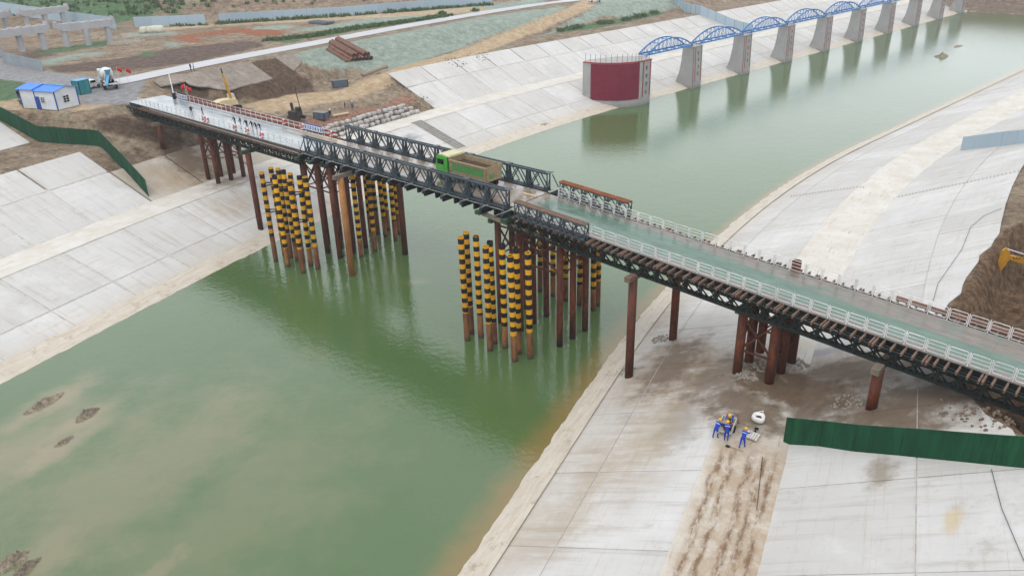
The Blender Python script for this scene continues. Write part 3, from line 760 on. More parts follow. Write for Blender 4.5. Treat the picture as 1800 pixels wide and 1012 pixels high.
# long weathered bearing beam under the span's near end and its green stubs
mb=MB(); mb.bar((33.2,-.55,zd(36)-1.18),(44.0,-.55,zd(44)-1.75),.34,.4); part('bearing_beam',mb,mCap)
for t in (33.4,37.2): 
    mb=MB(); mb.box((t,-.5,zd(t)-.78),(.7,2.3,.4)); part('bearing_block',mb,mGreenCap)
for t in (-.4,2.6):
    mb=MB(); mb.box((t,-.5,zd(t)-.75),(.7,2.3,.4)); part('bearing_block',mb,mGreenCap)
# open pipe standing on the far edge of the right approach
mb=MB(); mb.lathe([(.42,-3.5),(.42,.75),(.36,.75),(.36,-.6)],(65.3,7.15,zd(65)),16); part('pile_stub',mb,mRust,True)

# ------------------------------------------------------------------ striped guard piles
def pile_mesh(h):
    mb=MB(); mb.lathe([(.335,-1.5),(.335,h),(.29,h),(.29,h-1.2),(0,h-1.2)],n=18)
    me=mb.mesh('guard_pile',mStripe,True); return me
meGP=pile_mesh(12.6)
def guard(t,w,h,group,label):
    p=B(t,w); o=link('guard_pile',meGP,None,(p.x,p.y,0),random.uniform(0,6)); o.scale=(1,1,h/12.6); o.rotation_euler.x=random.gauss(0,.006); o.rotation_euler.y=random.gauss(0,.006)
    return tag(o,label,'pile',group)
def brace_between(o,q):      # steel tie from this pile to its neighbour, a part of the pile
    p=o.location; k=o.scale.z
    for z in (11.0,7.2):
        d=Matrix.Rotation(-o.rotation_euler.z,4,'Z')@Vector((q[0]-p.x,q[1]-p.y,0))
        for e in (0,.5):
            mb=MB(); mb.bar((0,0,(z+e)/k),(d.x,d.y,z/k),.12,.12); obj('tie_bar',mb,mDark,o)
def cluster(front,back,wf,wb,h,group,lf,lb,tie=True):
    fo=[guard(t,wf,h+random.uniform(-.12,.2),group,lf) for t in front]; bo=[guard(t,wb,h+random.uniform(-.1,.25),group,lb) for t in back]
    if tie:
        for o in fo:
            q=min(bo,key=lambda b:(b.location-o.location).length); brace_between(o,q.location)
        for a,b in zip(bo[::2],bo[1::2]): brace_between(a,b.location)
g='striped guard piles round the bridge towers'
cluster((-2.9,.1,3.6),(-3.9,-2.3,-.9,.6,2.4,4.1),-5.5,-3.4,12.95,g,'yellow and black striped pile of the outermost row before the tower beside the house-side bank','yellow and black striped pile of the inner row before the tower beside the house-side bank')
cluster((.4,3.0),(-3.2,-1.4,.4,2.1,4.4),12.2,10.2,12.9,g,'yellow and black striped pile of the outer row behind the tower beside the house-side bank','yellow and black striped pile of the inner row behind the tower beside the house-side bank',False)
for w in (1.0,3.1,5.6): guard(5.3,w,12.5,g,'yellow and black striped pile beneath the truss span, closing the guard row')
cluster((34.0,37.5,41.1),(33.2,34.7,36.8,38.4,40.4,42.0),-4.7,-3.2,12.3,g,'yellow and black striped pile of the outermost row before the mid-water tower','yellow and black striped pile of the inner row before the mid-water tower',False)
cluster((40.2,),(32.2,34.3,36.3,38.4,40.5),11.5,10.2,12.3,g,'yellow and black striped pile of the outer row behind the mid-water tower','yellow and black striped pile of the inner row behind the mid-water tower',False)

# ------------------------------------------------------------------ people
def person_mesh(lean=0., arms=(0.,0.), elbow=(.25,.25), stride=0., crouch=0., mats=None):
    J={}; 
    def up(x,y,z):           # bend the upper body about the pelvis
        dz=z-.95; return (x, y*cos(lean)+dz*sin(lean), .95-crouch+dz*cos(lean)-y*sin(lean))
    V=[];E=[];R=[];K=[]
    def v(p,r): V.append(p); R.append(r); return len(V)-1
    def e(a,b,k): E.append((a,b)); K.append(k)
    pel=v(up(0,0,.95),(.15,.11)); sp=v(up(0,.01,1.16),(.14,.10)); ch=v(up(0,0,1.38),(.165,.115)); nk=v(up(0,.01,1.50),(.058,.058)); hd=v(up(0,.03,1.61),(.082,.098)); ht=v(up(0,.02,1.70),(.07,.08))
    nose=v(up(0,.135,1.60),(.016,.016)); e(hd,nose,'skin')
    e(pel,sp,'shirt');e(sp,ch,'shirt');e(ch,nk,'shirt');e(nk,hd,'skin');e(hd,ht,'hair')
    for i,sx in enumerate((-1,1)):
        a=arms[i]; sh=up(sx*.2,0,1.43); S=v(sh,(.07,.07))
        def arm(y,z): return (sh[0]+sx*.05, sh[1]+y, sh[2]+z)
        el=(.28*sin(a),-.28*cos(a)); b=a+elbow[i]; wr=(el[0]+.25*sin(b),el[1]-.25*cos(b)); hn=(wr[0]+.08*sin(b),wr[1]-.08*cos(b))
        EL=v(arm(*el),(.05,.05)); WR=v(arm(*wr),(.036,.036)); HN=v(arm(*hn),(.04,.026))
        e(ch,S,'shirt');e(S,EL,'shirt');e(EL,WR,'shirt');e(WR,HN,'skin')
        for q in range(5):
            dx=(q-2)*.018; ln=(.05,.075,.085,.078,.06)[q]; tip=arm(hn[0]+ln*sin(b+.3),hn[1]-ln*cos(b+.3)); tip=(tip[0]+dx*(2.2 if q==0 else 1),tip[1],tip[2])
            f=v(tip,(.0095,.0095)); e(HN,f,'skin')
        st=stride*sx; hp=v((sx*.10,0,.90-crouch),(.095,.095)); kn=v((sx*.12,.03+st*.16+crouch*.5,.50-crouch*.45),(.066,.066)); an=v((sx*.12,st*.3-.02,.09+(0.05 if st<0 else 0)),(.045,.045)); to=v((sx*.13,st*.3+.15,.035),(.042,.034))
        e(pel,hp,'leg');e(hp,kn,'leg');e(kn,an,'leg');e(an,to,'shoe')
    me=bpy.data.meshes.new('p'); me.from_pydata(V,E,[]); o=bpy.data.objects.new('p',me); COL.objects.link(o)
    m=o.modifiers.new('s','SKIN'); m.use_smooth_shade=True
    for k,sv in enumerate(me.skin_vertices[0].data): sv.radius=R[k]; sv.use_root=(k==pel)
    o.modifiers.new('ss','SUBSURF').levels=1
    dg=bpy.context.evaluated_depsgraph_get(); out=bpy.data.meshes.new_from_object(o.evaluated_get(dg)); bpy.data.objects.remove(o)
    P=np.array(V); names=['shirt','leg','skin','hair','shoe']
    out.materials.clear()
    for n in names: out.materials.append(mats[n])
    for p in out.polygons:
        c=np.array(p.center); best=None
        for (a,b),k in zip(E,K):
            d=P[b]-P[a]; t=max(0,min(1,((c-P[a])@d)/(d@d))); q=np.linalg.norm(c-P[a]-d*t)
            if best is None or q<best[0]: best=(q,k)
        p.material_index=names.index(best[1]); p.use_smooth=True
    head=up(0,.025,1.66)
    return out,head
mSkin=plain('skin','#b98a6c',.6); mHair=plain('black_hair','#15120f',.6); mShoe=plain('dark_shoe','#1c1b1c',.6)
mBlue=plain('blue_overall','#1d3fa8',.8,0,.15,6); mRefl=plain('silver_band','#aebfd0',.4); mHelm=plain('yellow_helmet','#e0a80e',.35); mHelmW=plain('white_helmet','#dedede',.35)
mBlack=plain('black_cloth','#16181c',.85); mGreyCl=plain('grey_cloth','#7d828a',.85); mNavy=plain('navy_cloth','#20283a',.85); mPaleCl=plain('pale_blue_cloth','#9fb0c4',.85); mMaroon=plain('maroon_cloth','#54303a',.85)
def outfit(sh,lg): return dict(shirt=sh,leg=lg,skin=mSkin,hair=mHair,shoe=mShoe)
def helmet_mesh():
    mb=MB(); mb.lathe([(.165,-.005),(.15,.0),(.135,.03),(.125,.08),(.095,.125),(.05,.15),(0,.155)],n=12); mb.box((0,.13,.005),(.16,.1,.02)); return mb
meH=helmet_mesh().mesh('helmet',mHelm,True); meHW=helmet_mesh().mesh('helmet',mHelmW,True)
def person(loc,rz,label,sh,lg,helm=None,band=False,group=None,**kw):
    me,head=person_mesh(mats=outfit(sh,lg),**kw); me.name='person'
    o=link('person',me,None,loc,rz); tag(o,label,'person',group); o.scale=(1.03,1.03,1.03)
    if helm:
        h=link('helmet',helm,o,head); h.rotation_euler=(-kw.get('lean',0),0,0)
    if band:
        ln=kw.get('lean',0); cz=kw.get('crouch',0); mb=MB(); z=1.36-.95
        mb.box((0,0,0),(.36,.25,.05)); b=obj('reflective_band',mb,mRefl,o); b.location=(0,z*sin(ln),.95-cz+z*cos(ln)); b.rotation_euler=(-ln,0,0)
    return o
def face(p,q): return math.atan2(q[1]-p[1],q[0]-p[0])-pi/2     # local +y looks at q
BZ=4.84
cart_c=atz(1277,757,BZ)
for px,lab,kw in (((1257,770),'worker in blue overalls and yellow helmet bending beside the white cart, one foot forward',dict(lean=.55,arms=(.9,.9),stride=.5)),
                  ((1276,775),'worker in blue overalls with his back turned, standing at the end of the white cart',dict(lean=.35,arms=(.7,.8),stride=.1)),
                  ((1285,744),'worker in blue overalls stooping deeply over the cart from beyond it',dict(lean=1.05,arms=(1.2,1.1),crouch=.15)),
                  ((1304,787),'worker in blue overalls leaning toward the tipped wheelbarrow with a tool',dict(lean=.5,arms=(.8,1.0),stride=.7))):
    p=atz(*px,BZ); tgt=cart_c if px[0]<1300 else atz(1325,765,BZ)
    person(p,face(p,tgt),lab,mBlue,mBlue,meH,True,None,**kw)
# cart full of rubble
mCart=plain('dirty_white_metal','#c9c6c0',.6,0,.1,2,'#8a7f70',.5); mTyre=plain('tyre_rubber','#1a1a1a',.9); mRub=plain('dark_rubble','#5a4038',.9,0,.3,5); mWood=plain('wooden_handle','#9a7a52',.8)
c=empty('hand_cart',(cart_c.x,cart_c.y,BZ),radians(62),'white three sided hand cart loaded with rubble between three blue workers','cart')
mb=MB(); mb.box((0,0,.38),(1.7,1.1,.06)); 
for y in (-.55,.55): mb.box((0,y,.62),(1.7,.05,.5))
mb.box((.85,0,.62),(.05,1.1,.5)); obj('tub',mb,mCart,c)
for y in (-.35,.35):
    mb=MB(); mb.bar((-.85,y,.5),(-1.75,y,.85),.06); obj('handle',mb,mCart,c)
for y in (-.6,.6):
    mb=MB(); mb.lathe([(0,-.05),(.28,-.05),(.3,0),(.28,.05),(0,.05)],(.1,y,.3),14,axis='y'); obj('wheel',mb,mTyre,c)
mb=MB()
for k in range(14): mb.box((random.uniform(-.6,.7),random.uniform(-.4,.4),.5+random.uniform(0,.2)),(random.uniform(.15,.4),random.uniform(.15,.3),.2),random.uniform(0,3))
tag(obj('rubble',mb,mRub,c),kind='stuff')
p=atz(1322,768,BZ); c=empty('wheelbarrow',(p.x,p.y,BZ),radians(55),'grey wheelbarrow tipped on its side beside spilled dark mortar','wheelbarrow')
mb=MB(); 
for k in range(5): mb.box((0,-.4+k*.2,.12+.02*k),(1.0,.17,.08))
obj('tray',mb,mCart,c)
for y in (-.3,.3):
    mb=MB(); mb.bar((-.4,y,.18),(-1.35,y,.3),.05); obj('handle',mb,mWood,c)
mb=MB(); mb.lathe([(0,-.04),(.2,-.04),(.22,0),(.2,.04),(0,.04)],(.7,0,.2),12,axis='y'); obj('wheel',mb,mTyre,c)
# bulk bag
mBag=plain('white_woven_bag','#e2e0dc',.85,0,.08,4,'#b5aa9a',.35)
p=atz(1333,740,BZ); c=empty('bulk_bag',(p.x,p.y,BZ),.3,'open white bulk bag with dark contents on the muddy berm','bag')
mb=MB(); prof=[(.35,0),(.50,.12),(.56,.35),(.54,.55),(.44,.60),(.30,.50),(.22,.36)]
mb.lathe(prof,n=14); mb.v=[(x*(1+.10*sin(3*math.atan2(y,x))),y*(1+.12*cos(4*math.atan2(y,x))),z) for x,y,z in mb.v]; obj('cloth',mb,mBag,c,smooth=True)
mb=MB(); mb.lathe([(0,.42),(.15,.43),(.28,.40)],n=12); obj('contents',mb,mRub,c)
mb=MB(); mb.path([(.4,.1,.5),(.55,.25,.75),(.2,.5,.55)],.03,5); obj('lifting_loop',mb,mBag,c)
# tools on the ground
def tool(a,b,label,cat='shovel'):
    a,b=atz(*a,BZ+.06),atz(*b,BZ+.06); c=empty('shovel',a,0,label,cat); d=b-a
    mb=MB(); mb.tube((0,0,0),d,.022,6); obj('handle',mb,mWood,c)
    n=d.normalized(); mb=MB(); mb.bar(n*-.05,n*-.36,.26,.03); obj('blade',mb,mDark,c)
tool((1284,785),(1307,793),'long handled shovel lying before the workers at the head of the muddy ruts')
tool((1326,751),(1303,743),'long handled shovel lying between the cart and the bulk bag')
p,q=atz(1297,729,BZ),atz(1298,744,BZ); mb=MB(); mb.bar((0,0,.08),(q.x-p.x,q.y-p.y,.08),.14); tag(obj('timber_beam',mb,mBeam,None,p),'short dark timber lying beside the stooping worker','timber')
p,q=hit(1340,805),hit(1330,897); mb=MB(); mb.bar((0,0,.1),(q.x-p.x,q.y-p.y,.1),.055); tag(obj('steel_rail',mb,mRust,None,(p.x,p.y,BZ)),'thin rusty rail lying along the muddy ruts on the berm','rail')

# ------------------------------------------------------------------ screens and hoardings
def green_mat():
    t=NT('artificial_turf_sheet'); p=t.pos()
    col=t.mix(t.ramp(t.noise(t.map(p,(1,1,.12)),1.6,6,.7),.35,.7),srgb('#0c3a22'),srgb('#185436')); col=t.mix(t.math('MULTIPLY',t.rnd(),.35),col,srgb('#11432e'))
    t.bump(t.noise(p,14,4),.4,.03); return t.done(col,.85,0,.2)
mGreen=green_mat()
def hoard_mat(name,c):
    t=NT(name); p=t.pos(); col=t.mix(t.math('MULTIPLY',t.rnd(),.25),srgb(c),srgb('#93a6b0')); col=t.mix(t.ramp(t.noise(p,.8,6,.7),.55,.8,0,.4),col,srgb('#98a09f'))
    return t.done(col,.5,0,.4)
mHoard=hoard_mat('pale_blue_sheet','#a9bcc8')
def screen(name,pts,h,mat,label,cat='fence',plen=2.5,thick=.06,post=mTruss,jit=.0,group=None,rail=True,skip=()):
    pts=[Vector(p) for p in pts]; c=empty(name,pts[0],0,label,cat,group); n0=0
    for a,b in zip(pts,pts[1:]):
        L=(b-a).length; n=max(1,round(L/plen))
        for i in range(n):
            p=a.lerp(b,i/n)-pts[0]; q=a.lerp(b,(i+1)/n)-pts[0]; n0+=1
            if n0 in skip: continue
            j0,j1=random.uniform(-jit,jit),random.uniform(-jit,jit)
            mb=MB(); d=(q-p); d.z=0; nn=Vector((-d.y,d.x,0)).normalized()*thick/2; e=d.normalized()*.015
            A,Bq=p+e,q-e
            vs=[]
            for s_ in (-1,1):
                vs+=[A+nn*s_-Vector((0,0,.15)),Bq+nn*s_-Vector((0,0,.15)),Bq+nn*s_+Vector((0,0,h+j1)),A+nn*s_+Vector((0,0,h+j0))]
            mb.add(vs,[(0,1,2,3),(7,6,5,4),(0,4,5,1),(1,5,6,2),(2,6,7,3),(3,7,4,0)]); obj('panel',mb,mat,c)
            mb=MB(); mb.tube(p+nn*1.6-Vector((0,0,.3)),p+nn*1.6+Vector((0,0,h*.98)),.04,6); obj('post',mb,post,c)
    return c
def hline(pxs,n=1):
    out=[]
    for a,b in zip(pxs,pxs[1:]):
        for k in range(n): out.append(hit(a[0]+(b[0]-a[0])*k/n,a[1]+(b[1]-a[1])*k/n))
    out.append(hit(*pxs[-1])); return out
def sline(sds): return [Vector((*XY(s_,d_),H(s_,d_))) for s_,d_ in sds]
screen('turf_screen',hline([(1377,776),(1440,784),(1500,793),(1580,800),(1660,808),(1740,816),(1800,822),(1850,828)]),2.35,mGreen,'dark green turf covered screen climbing the slope behind the workers',plen=2.4,jit=.03)
screen('turf_screen',hline([(262,346),(221,301),(180,259),(125,254),(73,250),(36,231),(0,212),(-40,191)]),2.7,mGreen,'dark green turf covered screen zigzagging down below the blue roofed cabin',plen=2.4,jit=.05)
screen('metal_hoarding',sline([(99.9,50.5),(94,57),(88.5,63.5),(84,69),(78,76)]),2.3,mHoard,'pale blue sheet hoarding on the white slope opposite the arched footbridge',plen=3.0)
screen('metal_hoarding',sline([(207.5,-48.8),(202.6,-52.7),(199.5,-58),(197.2,-62.7),(200,-70),(207,-80),(216,-92),(228,-106)]),3.0,mHoard,'pale blue hoarding climbing the slope behind the arched footbridge',plen=3.0)
screen('metal_hoarding',hline([(-60,14),(0,23),(100,37),(205,52)],2),3.4,mHoard,'long grey blue hoarding behind the concrete bents, below the green hill',plen=3.6)
screen('metal_hoarding',hline([(237,48),(300,46),(362,43)],2),2.9,mHoard,'short pale blue hoarding, ending at a gap below the bare hill',plen=3.6)
screen('metal_hoarding',hline([(386,41),(480,35),(600,28),(730,17),(865,6)],2),2.7,mHoard,'longest pale blue hoarding, with weeds along its foot',plen=3.6)
screen('metal_hoarding',hline([(5,108),(40,117),(76,126)],1),2.3,plain('grey_sheet','#8f9aa0',.5,0,.15),'small grey panel fence with dark posts before the concrete bents',plen=2.6,post=mDark)

# ------------------------------------------------------------------ arched footbridge on concrete piers
def conc_mat(name,c):
    t=NT(name); p=t.pos(); col=t.mix(t.ramp(t.noise(p,.3,6,.7),.3,.7),srgb(c),tuple(x*.82 for x in srgb(c)[:3])+(1,))
    col=t.mix(t.ramp(t.noise(t.map(p,(1,1,.15)),1.2,6,.7),.55,.75,0,.5),col,srgb('#837e77'))
    col=t.mix(t.ramp(t.sep(p)[2],1.2,.1,0,.5),col,srgb('#6f6a5f'))
    t.bump(t.noise(p,2,5),.2,.04); return t.done(col,.85,0,.25)
mPier=conc_mat('pier_concrete','#a9a8a6'); mRedW=plain('maroon_wall_paint','#74142f',.55,0,.14,.8,'#8a4a58',.2); mRedS=plain('red_stripe_paint','#a03a34',.6); mGlyph=plain('grey_letter_paint','#55555a',.7)
mArch=steel('blue_arch_paint','#3a7dba',.45,'#2f5f94',.4); mRebar=plain('rebar','#5b4a42',.8)
def glyph(mb,x,y,z,sz,seed,along='x'):
    r=random.Random(seed); 
    for k in range(3):
        zz=z+sz*(-.4+.4*k); w=sz*r.uniform(.6,1.0); mb.box((x+r.uniform(-.1,.1)*sz,y,zz),(w,.03,sz*.13))
    for k in range(2):
        mb.box((x+sz*r.uniform(-.3,.3),y,z+sz*r.uniform(-.1,.1)),(sz*.13,.03,sz*r.uniform(.6,1.0)))
PS=[118.6]+[141.0+25.05*k for k in range(9)]
ZT=10.6
def pier(s0,idx):
    """local x along the canal, local -y towards the water (right-hand side of the axis)"""
    x,y=XY(s0+2.2,-27.4); c=empty('footbridge_pier',(x,y,0),rot_s(s0),PIERL[idx],'pier','piers of the arched footbridge')
    prof=[(0,-1.2),(.35,ZT),(3.5,ZT),(3.7,7),(4.2,4),(5.1,1.4),(6.4,-.3),(6.4,-1.2)]   # (y inland, z)
    mb=MB(); n=len(prof); vs=[(-2.2,a,b) for a,b in prof]+[(2.2,a,b) for a,b in prof]
    mb.add(vs,[tuple(range(n)),tuple(range(n,2*n))[::-1]]+[(k,n+k,n+(k+1)%n,(k+1)%n) for k in range(n)]); obj('shaft',mb,mPier,c)
    for xx in (-1.9,-.95,1.75):
        mb=MB(); mb.bar((xx,.02,1.6 if xx>-1.5 else .6),(xx,.32,ZT-.15),.16,.06,up=(0,1,0)); obj('red_stripe',mb,mRedS,c)
    for k in range(4):
        mb=MB(); z=8.9-1.75*k; glyph(mb,.45,.02+.33*z/ZT-.02,z,.85,idx*7+k); obj('character',mb,mGlyph,c)
    for k in range(6):
        mb=MB(); xx=-2+.8*k; mb.tube((xx,.6,ZT-.1),(xx,.6,ZT+1.3),.035,5); obj('starter_bar',mb,mRebar,c)
    mb=MB(); mb.box((0,1.95,ZT+.04),(4.6,3.5,.16)); obj('pier_cap',mb,mPier,c)
PIERL=['','grey concrete pier nearest the maroon curved wall, with two red stripes']+['grey concrete footbridge pier standing second from the maroon wall','grey concrete footbridge pier standing third from the maroon wall','grey concrete footbridge pier standing fourth from the maroon wall','grey concrete footbridge pier standing fifth from the maroon wall','grey concrete footbridge pier standing sixth from the maroon wall','grey concrete footbridge pier standing seventh from the maroon wall','grey concrete footbridge pier standing eighth from the maroon wall','grey concrete footbridge pier standing ninth from the maroon wall']
for i,s0 in enumerate(PS):
    if i: pier(s0,i)
ARL=['blue steel arch span between the maroon wall and the first pier']+['blue steel arch span just beyond the %s pier from the maroon wall'%w for w in ('first','second','third','fourth','fifth','sixth','seventh','eighth')]
for i in range(9):
    sa=PS[i]+(3.9 if i else 3.4); sb2=PS[i+1]+.6; x0,y0=XY(sa,-28.3); x1,y1=XY(sb2,-28.3); L=math.hypot(x1-x0,y1-y0)
    c=empty('footbridge_arch',(x0,y0,ZT+.25),math.atan2(y1-y0,x1-x0),ARL[i],'arch','blue arch spans of the footbridge')
    n=12; hgt=2.9
    def az(u): return .2+hgt*(1-(2*u-1)**2)
    for yy in (.0,2.6):
        mb=MB(); mb.bar((0,yy,.2),(L,yy,.2),.26,.34); obj('bottom_chord',mb,mArch,c)
        mb=MB()
        for k in range(n): mb.bar((L*k/n,yy,az(k/n)),(L*(k+1)/n,yy,az((k+1)/n)),.24,.28)
        obj('arch_rib',mb,mArch,c)
        for k in range(1,n):
            mb=MB(); mb.tube((L*k/n,yy,.2),(L*k/n,yy,az(k/n)),.06,5); obj('hanger',mb,mArch,c)
            if k<n-1: mb=MB(); mb.tube((L*k/n,yy,.2),(L*(k+1)/n,yy,az((k+1)/n)),.05,5); obj('diagonal',mb,mArch,c)
    for k in range(0,n+1,2): mb=MB(); mb.box((L*k/n,1.3,.15),(.18,2.6,.2)); obj('floor_beam',mb,mArch,c)
    for k in range(3,n-2,2): mb=MB(); mb.bar((L*k/n,0,az(k/n)),(L*k/n,2.6,az(k/n)),.14); obj('wind_brace',mb,mArch,c)
# maroon curved abutment
q=[Vector((*XY(s_,d_),0)) for s_,d_ in ((108.3,-36.6),(108.8,-33.6),(109.9,-30.9),(111.7,-28.6),(113.9,-27.0),(116.2,-26.2),(117.0,-26.05),(120.6,-25.9),(123.2,-29.5),(118,-34.5),(111,-37.5))]
ctr=sum(q,Vector())/len(q); c=empty('curved_abutment',ctr,0,'maroon painted curved wall at the start of the arched footbridge','wall')
loc=[p-ctr for p in q]
mb=MB(); mb.prism([(p.x,p.y) for p in loc],-1.2,ZT); obj('wall',mb,mPier,c)
def facestrip(i0,f0,i1,f1,z0,z1,mat,name,off=.05):
    """strip on the curved face between fractional vertices"""
    pts=[]; 
    def at(i,f): return loc[i].lerp(loc[i+1],f)
    pts=[at(i0,f0)]+[loc[k] for k in range(i0+1,i1+1)]+([at(i1,f1)] if f1>0 else [])
    out=[]
    for p in pts:
        n=Vector((p.x,p.y,0)).normalized(); out.append(p+n*off)
    vs=[(p.x,p.y,z) for p in out for z in (z0,z1)]+[(p.x*.985,p.y*.985,z) for p in pts for z in (z0,z1)]; m=len(out)
    fs=[(2*k,2*k+2,2*k+3,2*k+1) for k in range(m-1)]+[(2*m+2*k,2*m+2*k+1,2*m+2*k+3,2*m+2*k+2) for k in range(m-1)]+[(2*k+1,2*k+3,2*m+2*k+3,2*m+2*k+1) for k in range(m-1)]+[(2*k,2*m+2*k,2*m+2*k+2,2*k+2) for k in range(m-1)]
    mb=MB(); mb.add(vs,fs); obj(name,mb,mat,c)
facestrip(0,.75,5,.0,1.7,ZT-.35,mRedW,'maroon_panel',.12)
for i,f in ((6,.10),(6,.82)): facestrip(i,f,i,f+.09,1.9,ZT-.3,mRedS,'red_stripe',.10)
facestrip(0,.1,7,.0,ZT-.25,ZT+.02,mRedS,'top_band',.15)
e=(loc[7]-loc[6]).normalized()
for k in range(4):
    mb=MB(); glyph(mb,0,0,8.7-1.9*k,.9,90+k); o=obj('character',mb,mGlyph,c); pm=loc[6].lerp(loc[7],.52); nn=Vector((e.y,-e.x,0)); o.location=pm+nn*.05; o.rotation_euler=(0,0,math.atan2(e.y,e.x))
for k in range(18):
    i=k/17*8; a=int(min(i,7)); p=loc[a].lerp(loc[a+1],i-a)*.93
    mb=MB(); mb.tube((p.x,p.y,ZT-.1),(p.x,p.y,ZT+1.9),.045,5); obj('starter_bar',mb,mRebar,c)

# ------------------------------------------------------------------ sandbag wall, steps, mounds
def bag_mesh(sx,sy,sz):
    mb=MB(); n=8; prof=[(.0,-.5),(.75,-.5),(.98,-.3),(1,0),(.95,.3),(.7,.48),(0,.5)]
    mb.lathe(prof,n=n); mb.v=[(math.copysign(abs(x)**.75,x)*sx/2,math.copysign(abs(y)**.75,y)*sy/2,z*sz) for x,y,z in mb.v]; return mb.mesh('sandbag',mBagG,True)
mBagG=plain('pale_woven_bag','#b9b5b0',.9,0,.3,1.2,'#857a6c',.75)
meBag=[bag_mesh(1.35,1.0,.85),bag_mesh(1.2,.95,.75),bag_mesh(1.3,1.1,.8)]
for row,(a0,z0,s0,s1) in enumerate(((49.0,4.8,38,70.5),(49.9,5.5,38.5,70),(50.8,6.2,39,69.5))):
    s_=s0
    while s_<s1:
        x,y=XY(s_,-(a0+random.uniform(-.35,.35))); o=link('sandbag',random.choice(meBag),None,(x,y,z0+.4+random.uniform(-.08,.08)),rot_s(s_)+random.uniform(-.5,.5),tuple(random.uniform(.85,1.15) for _ in range(3)))
        tag(o,'pale bulk sandbag in the %s course of the retaining wall beside the bridge'%('lowest','middle','topmost')[row],'sandbag','sandbags of the retaining wall'); s_+=1.27*random.uniform(.93,1.08)
mStep=plain('grey_step_board','#a09a92',.9,0,.2,2)
def steps(s0,s1,d0,d1,n,label,mat,th=.16):
    x,y=XY((s0+s1)/2,d0); c=empty('slope_steps',(x,y,H(s0,d0)),0,label,'steps')
    for k in range(n):
        d_=d0+(d1-d0)*k/(n-1); a=Vector((*XY(s0,d_),H(s0,d_)+.10))-c.location; b=Vector((*XY(s1,d_),H(s1,d_)+.10))-c.location
        mb=MB(); mb.bar(a,b,th,th); obj('step',mb,mat,c)
steps(63.5,66.0,-32,-43.5,26,'flight of narrow steps up the pale slope beside the sandbag wall',mStep)
steps(69.2,69.75,33,43.5,24,'thin rope ladder like steps on the lower slope opposite the sandbag wall',mStep,.07)
steps(66.5,67.1,49,63,34,'thin rope ladder like steps on the upper slope opposite the sandbag wall',mStep,.07)
mMound=plain('wet_mud','#8f8371',.85,0,.3,1.8,'#4c443a',.85,bump=.9)
def mound(pxc,rx,ry,h,rz,label,seed):
    p=atz(*pxc,0); mb=MB(); n,m=30,10; r=random.Random(seed); vs=[(0,0,h)]
    for j in range(1,m+1):
        for k in range(n):
            a=2*pi*k/n; f=j/m; w=1+.9*fbm(seed+3*cos(a),seed+3*sin(a)); vs.append((rx*f*w*cos(a),ry*f*w*sin(a),h*(1-f**1.3)*(.7+2.2*fbm(seed+5*f*cos(a),5*f*sin(a)))-.12*(j==m)-.06*(f>.7)))
    fs=[(0,1+k,1+(k+1)%n) for k in range(n)]+[(1+(j-1)*n+k,1+j*n+k,1+j*n+(k+1)%n,1+(j-1)*n+(k+1)%n) for j in range(1,m) for k in range(n)]
    mb.add(vs,fs); o=obj('mud_island',mb,mMound,None,(p.x,p.y,-.02),rz,True); return tag(o,label,'mound')
mound((72,712),2.6,.75,.5,radians(60),'long narrow mud bank breaking the water below the turf screen slope',3.1)
mound((152,729),1.6,.8,.55,radians(65),'square ended mud bank with dark edges breaking the silty water',8.7)
mound((112,777),1.2,.5,.3,radians(60),'smallest mud streak just breaking the silty water',5.5)
mound((20,988),1.7,.8,.7,radians(60),'mud bank at the frame corner beside a pointed twin',11.2)
mound((45,1000),1.4,.6,.6,radians(70),'pointed mud bank standing close to a flatter one',13.9)
mound((1656,100),2.6,2.0,1.1,radians(40),'rounded brown mud island far up the canal',17.3)
mound((1684,82),3.6,1.2,.4,radians(40),'flat brown mud bank farthest up the canal',21.3)
mound((955,224),3.3,1.3,.9,radians(52),'brown silt heap at the foot of the slope before the maroon wall',25.1)
mGravel=plain('grey_gravel','#6f7276',.9,0,.2,3)
# ------------------------------------------------------------------ pipes
def pipe(a,b,r,label,group=None,mat=mRust):
    a,b=Vector(a),Vector(b); d=b-a; mb=MB(); mb.tube(0*d,d,r,14,cap=False); mb.tube(d*0.0+d.normalized()*.02,d*.999,r*.86,14,cap=False); o=obj('steel_pipe',mb,mat,None,a)
    for p in o.data.polygons: p.use_smooth=True
    return tag(o,label,'pipe',group)
mPipe=plain('brown_pipe_steel','#7a5a4c',.75,0,.25,.8,'#5a3e34',.6)
pa=[hit(588,82),hit(632,110)]; ax_=(pa[1]-pa[0]); 
for k in range(9):
    f=(0,.07,.14,.23,.38,.53,.68,.83,.98)[k]; A_=hit(574+24*f,88-12*f); B_=hit(610+44*f,110-4*f); r=.2 if k<3 else .5
    pipe((A_.x,A_.y,A_.z+r),(B_.x,B_.y,B_.z+r),r,'long brown steel pipe in the bottom layer of the pipe stack on green netting','pipes in the stack',mPipe)
for k in range(4):
    f=(.30,.46,.76,.90)[k]; A_=hit(574+24*f,88-12*f); B_=hit(609+44*f,109-4*f)
    pipe((A_.x,A_.y,A_.z+1.35),(B_.x,B_.y,B_.z+1.35),.5,'long brown steel pipe in the upper layer of the pipe stack on green netting','pipes in the stack',mPipe)
A_,B_=hit(637,136),hit(681,120); pipe((A_.x,A_.y,A_.z+.4),(B_.x,B_.y,B_.z+.4),.42,'single tan steel pipe lying along the foot of the netted bank by the track',None,plain('tan_pipe','#94806a',.8))
A_,B_=hit(585,206),hit(612,201); pipe((A_.x,A_.y,A_.z+.25),(B_.x,B_.y,B_.z+.25),.22,'pale pipe lying on the earth beside a white helmeted worker',None,plain('pale_pipe','#c9b896',.7))
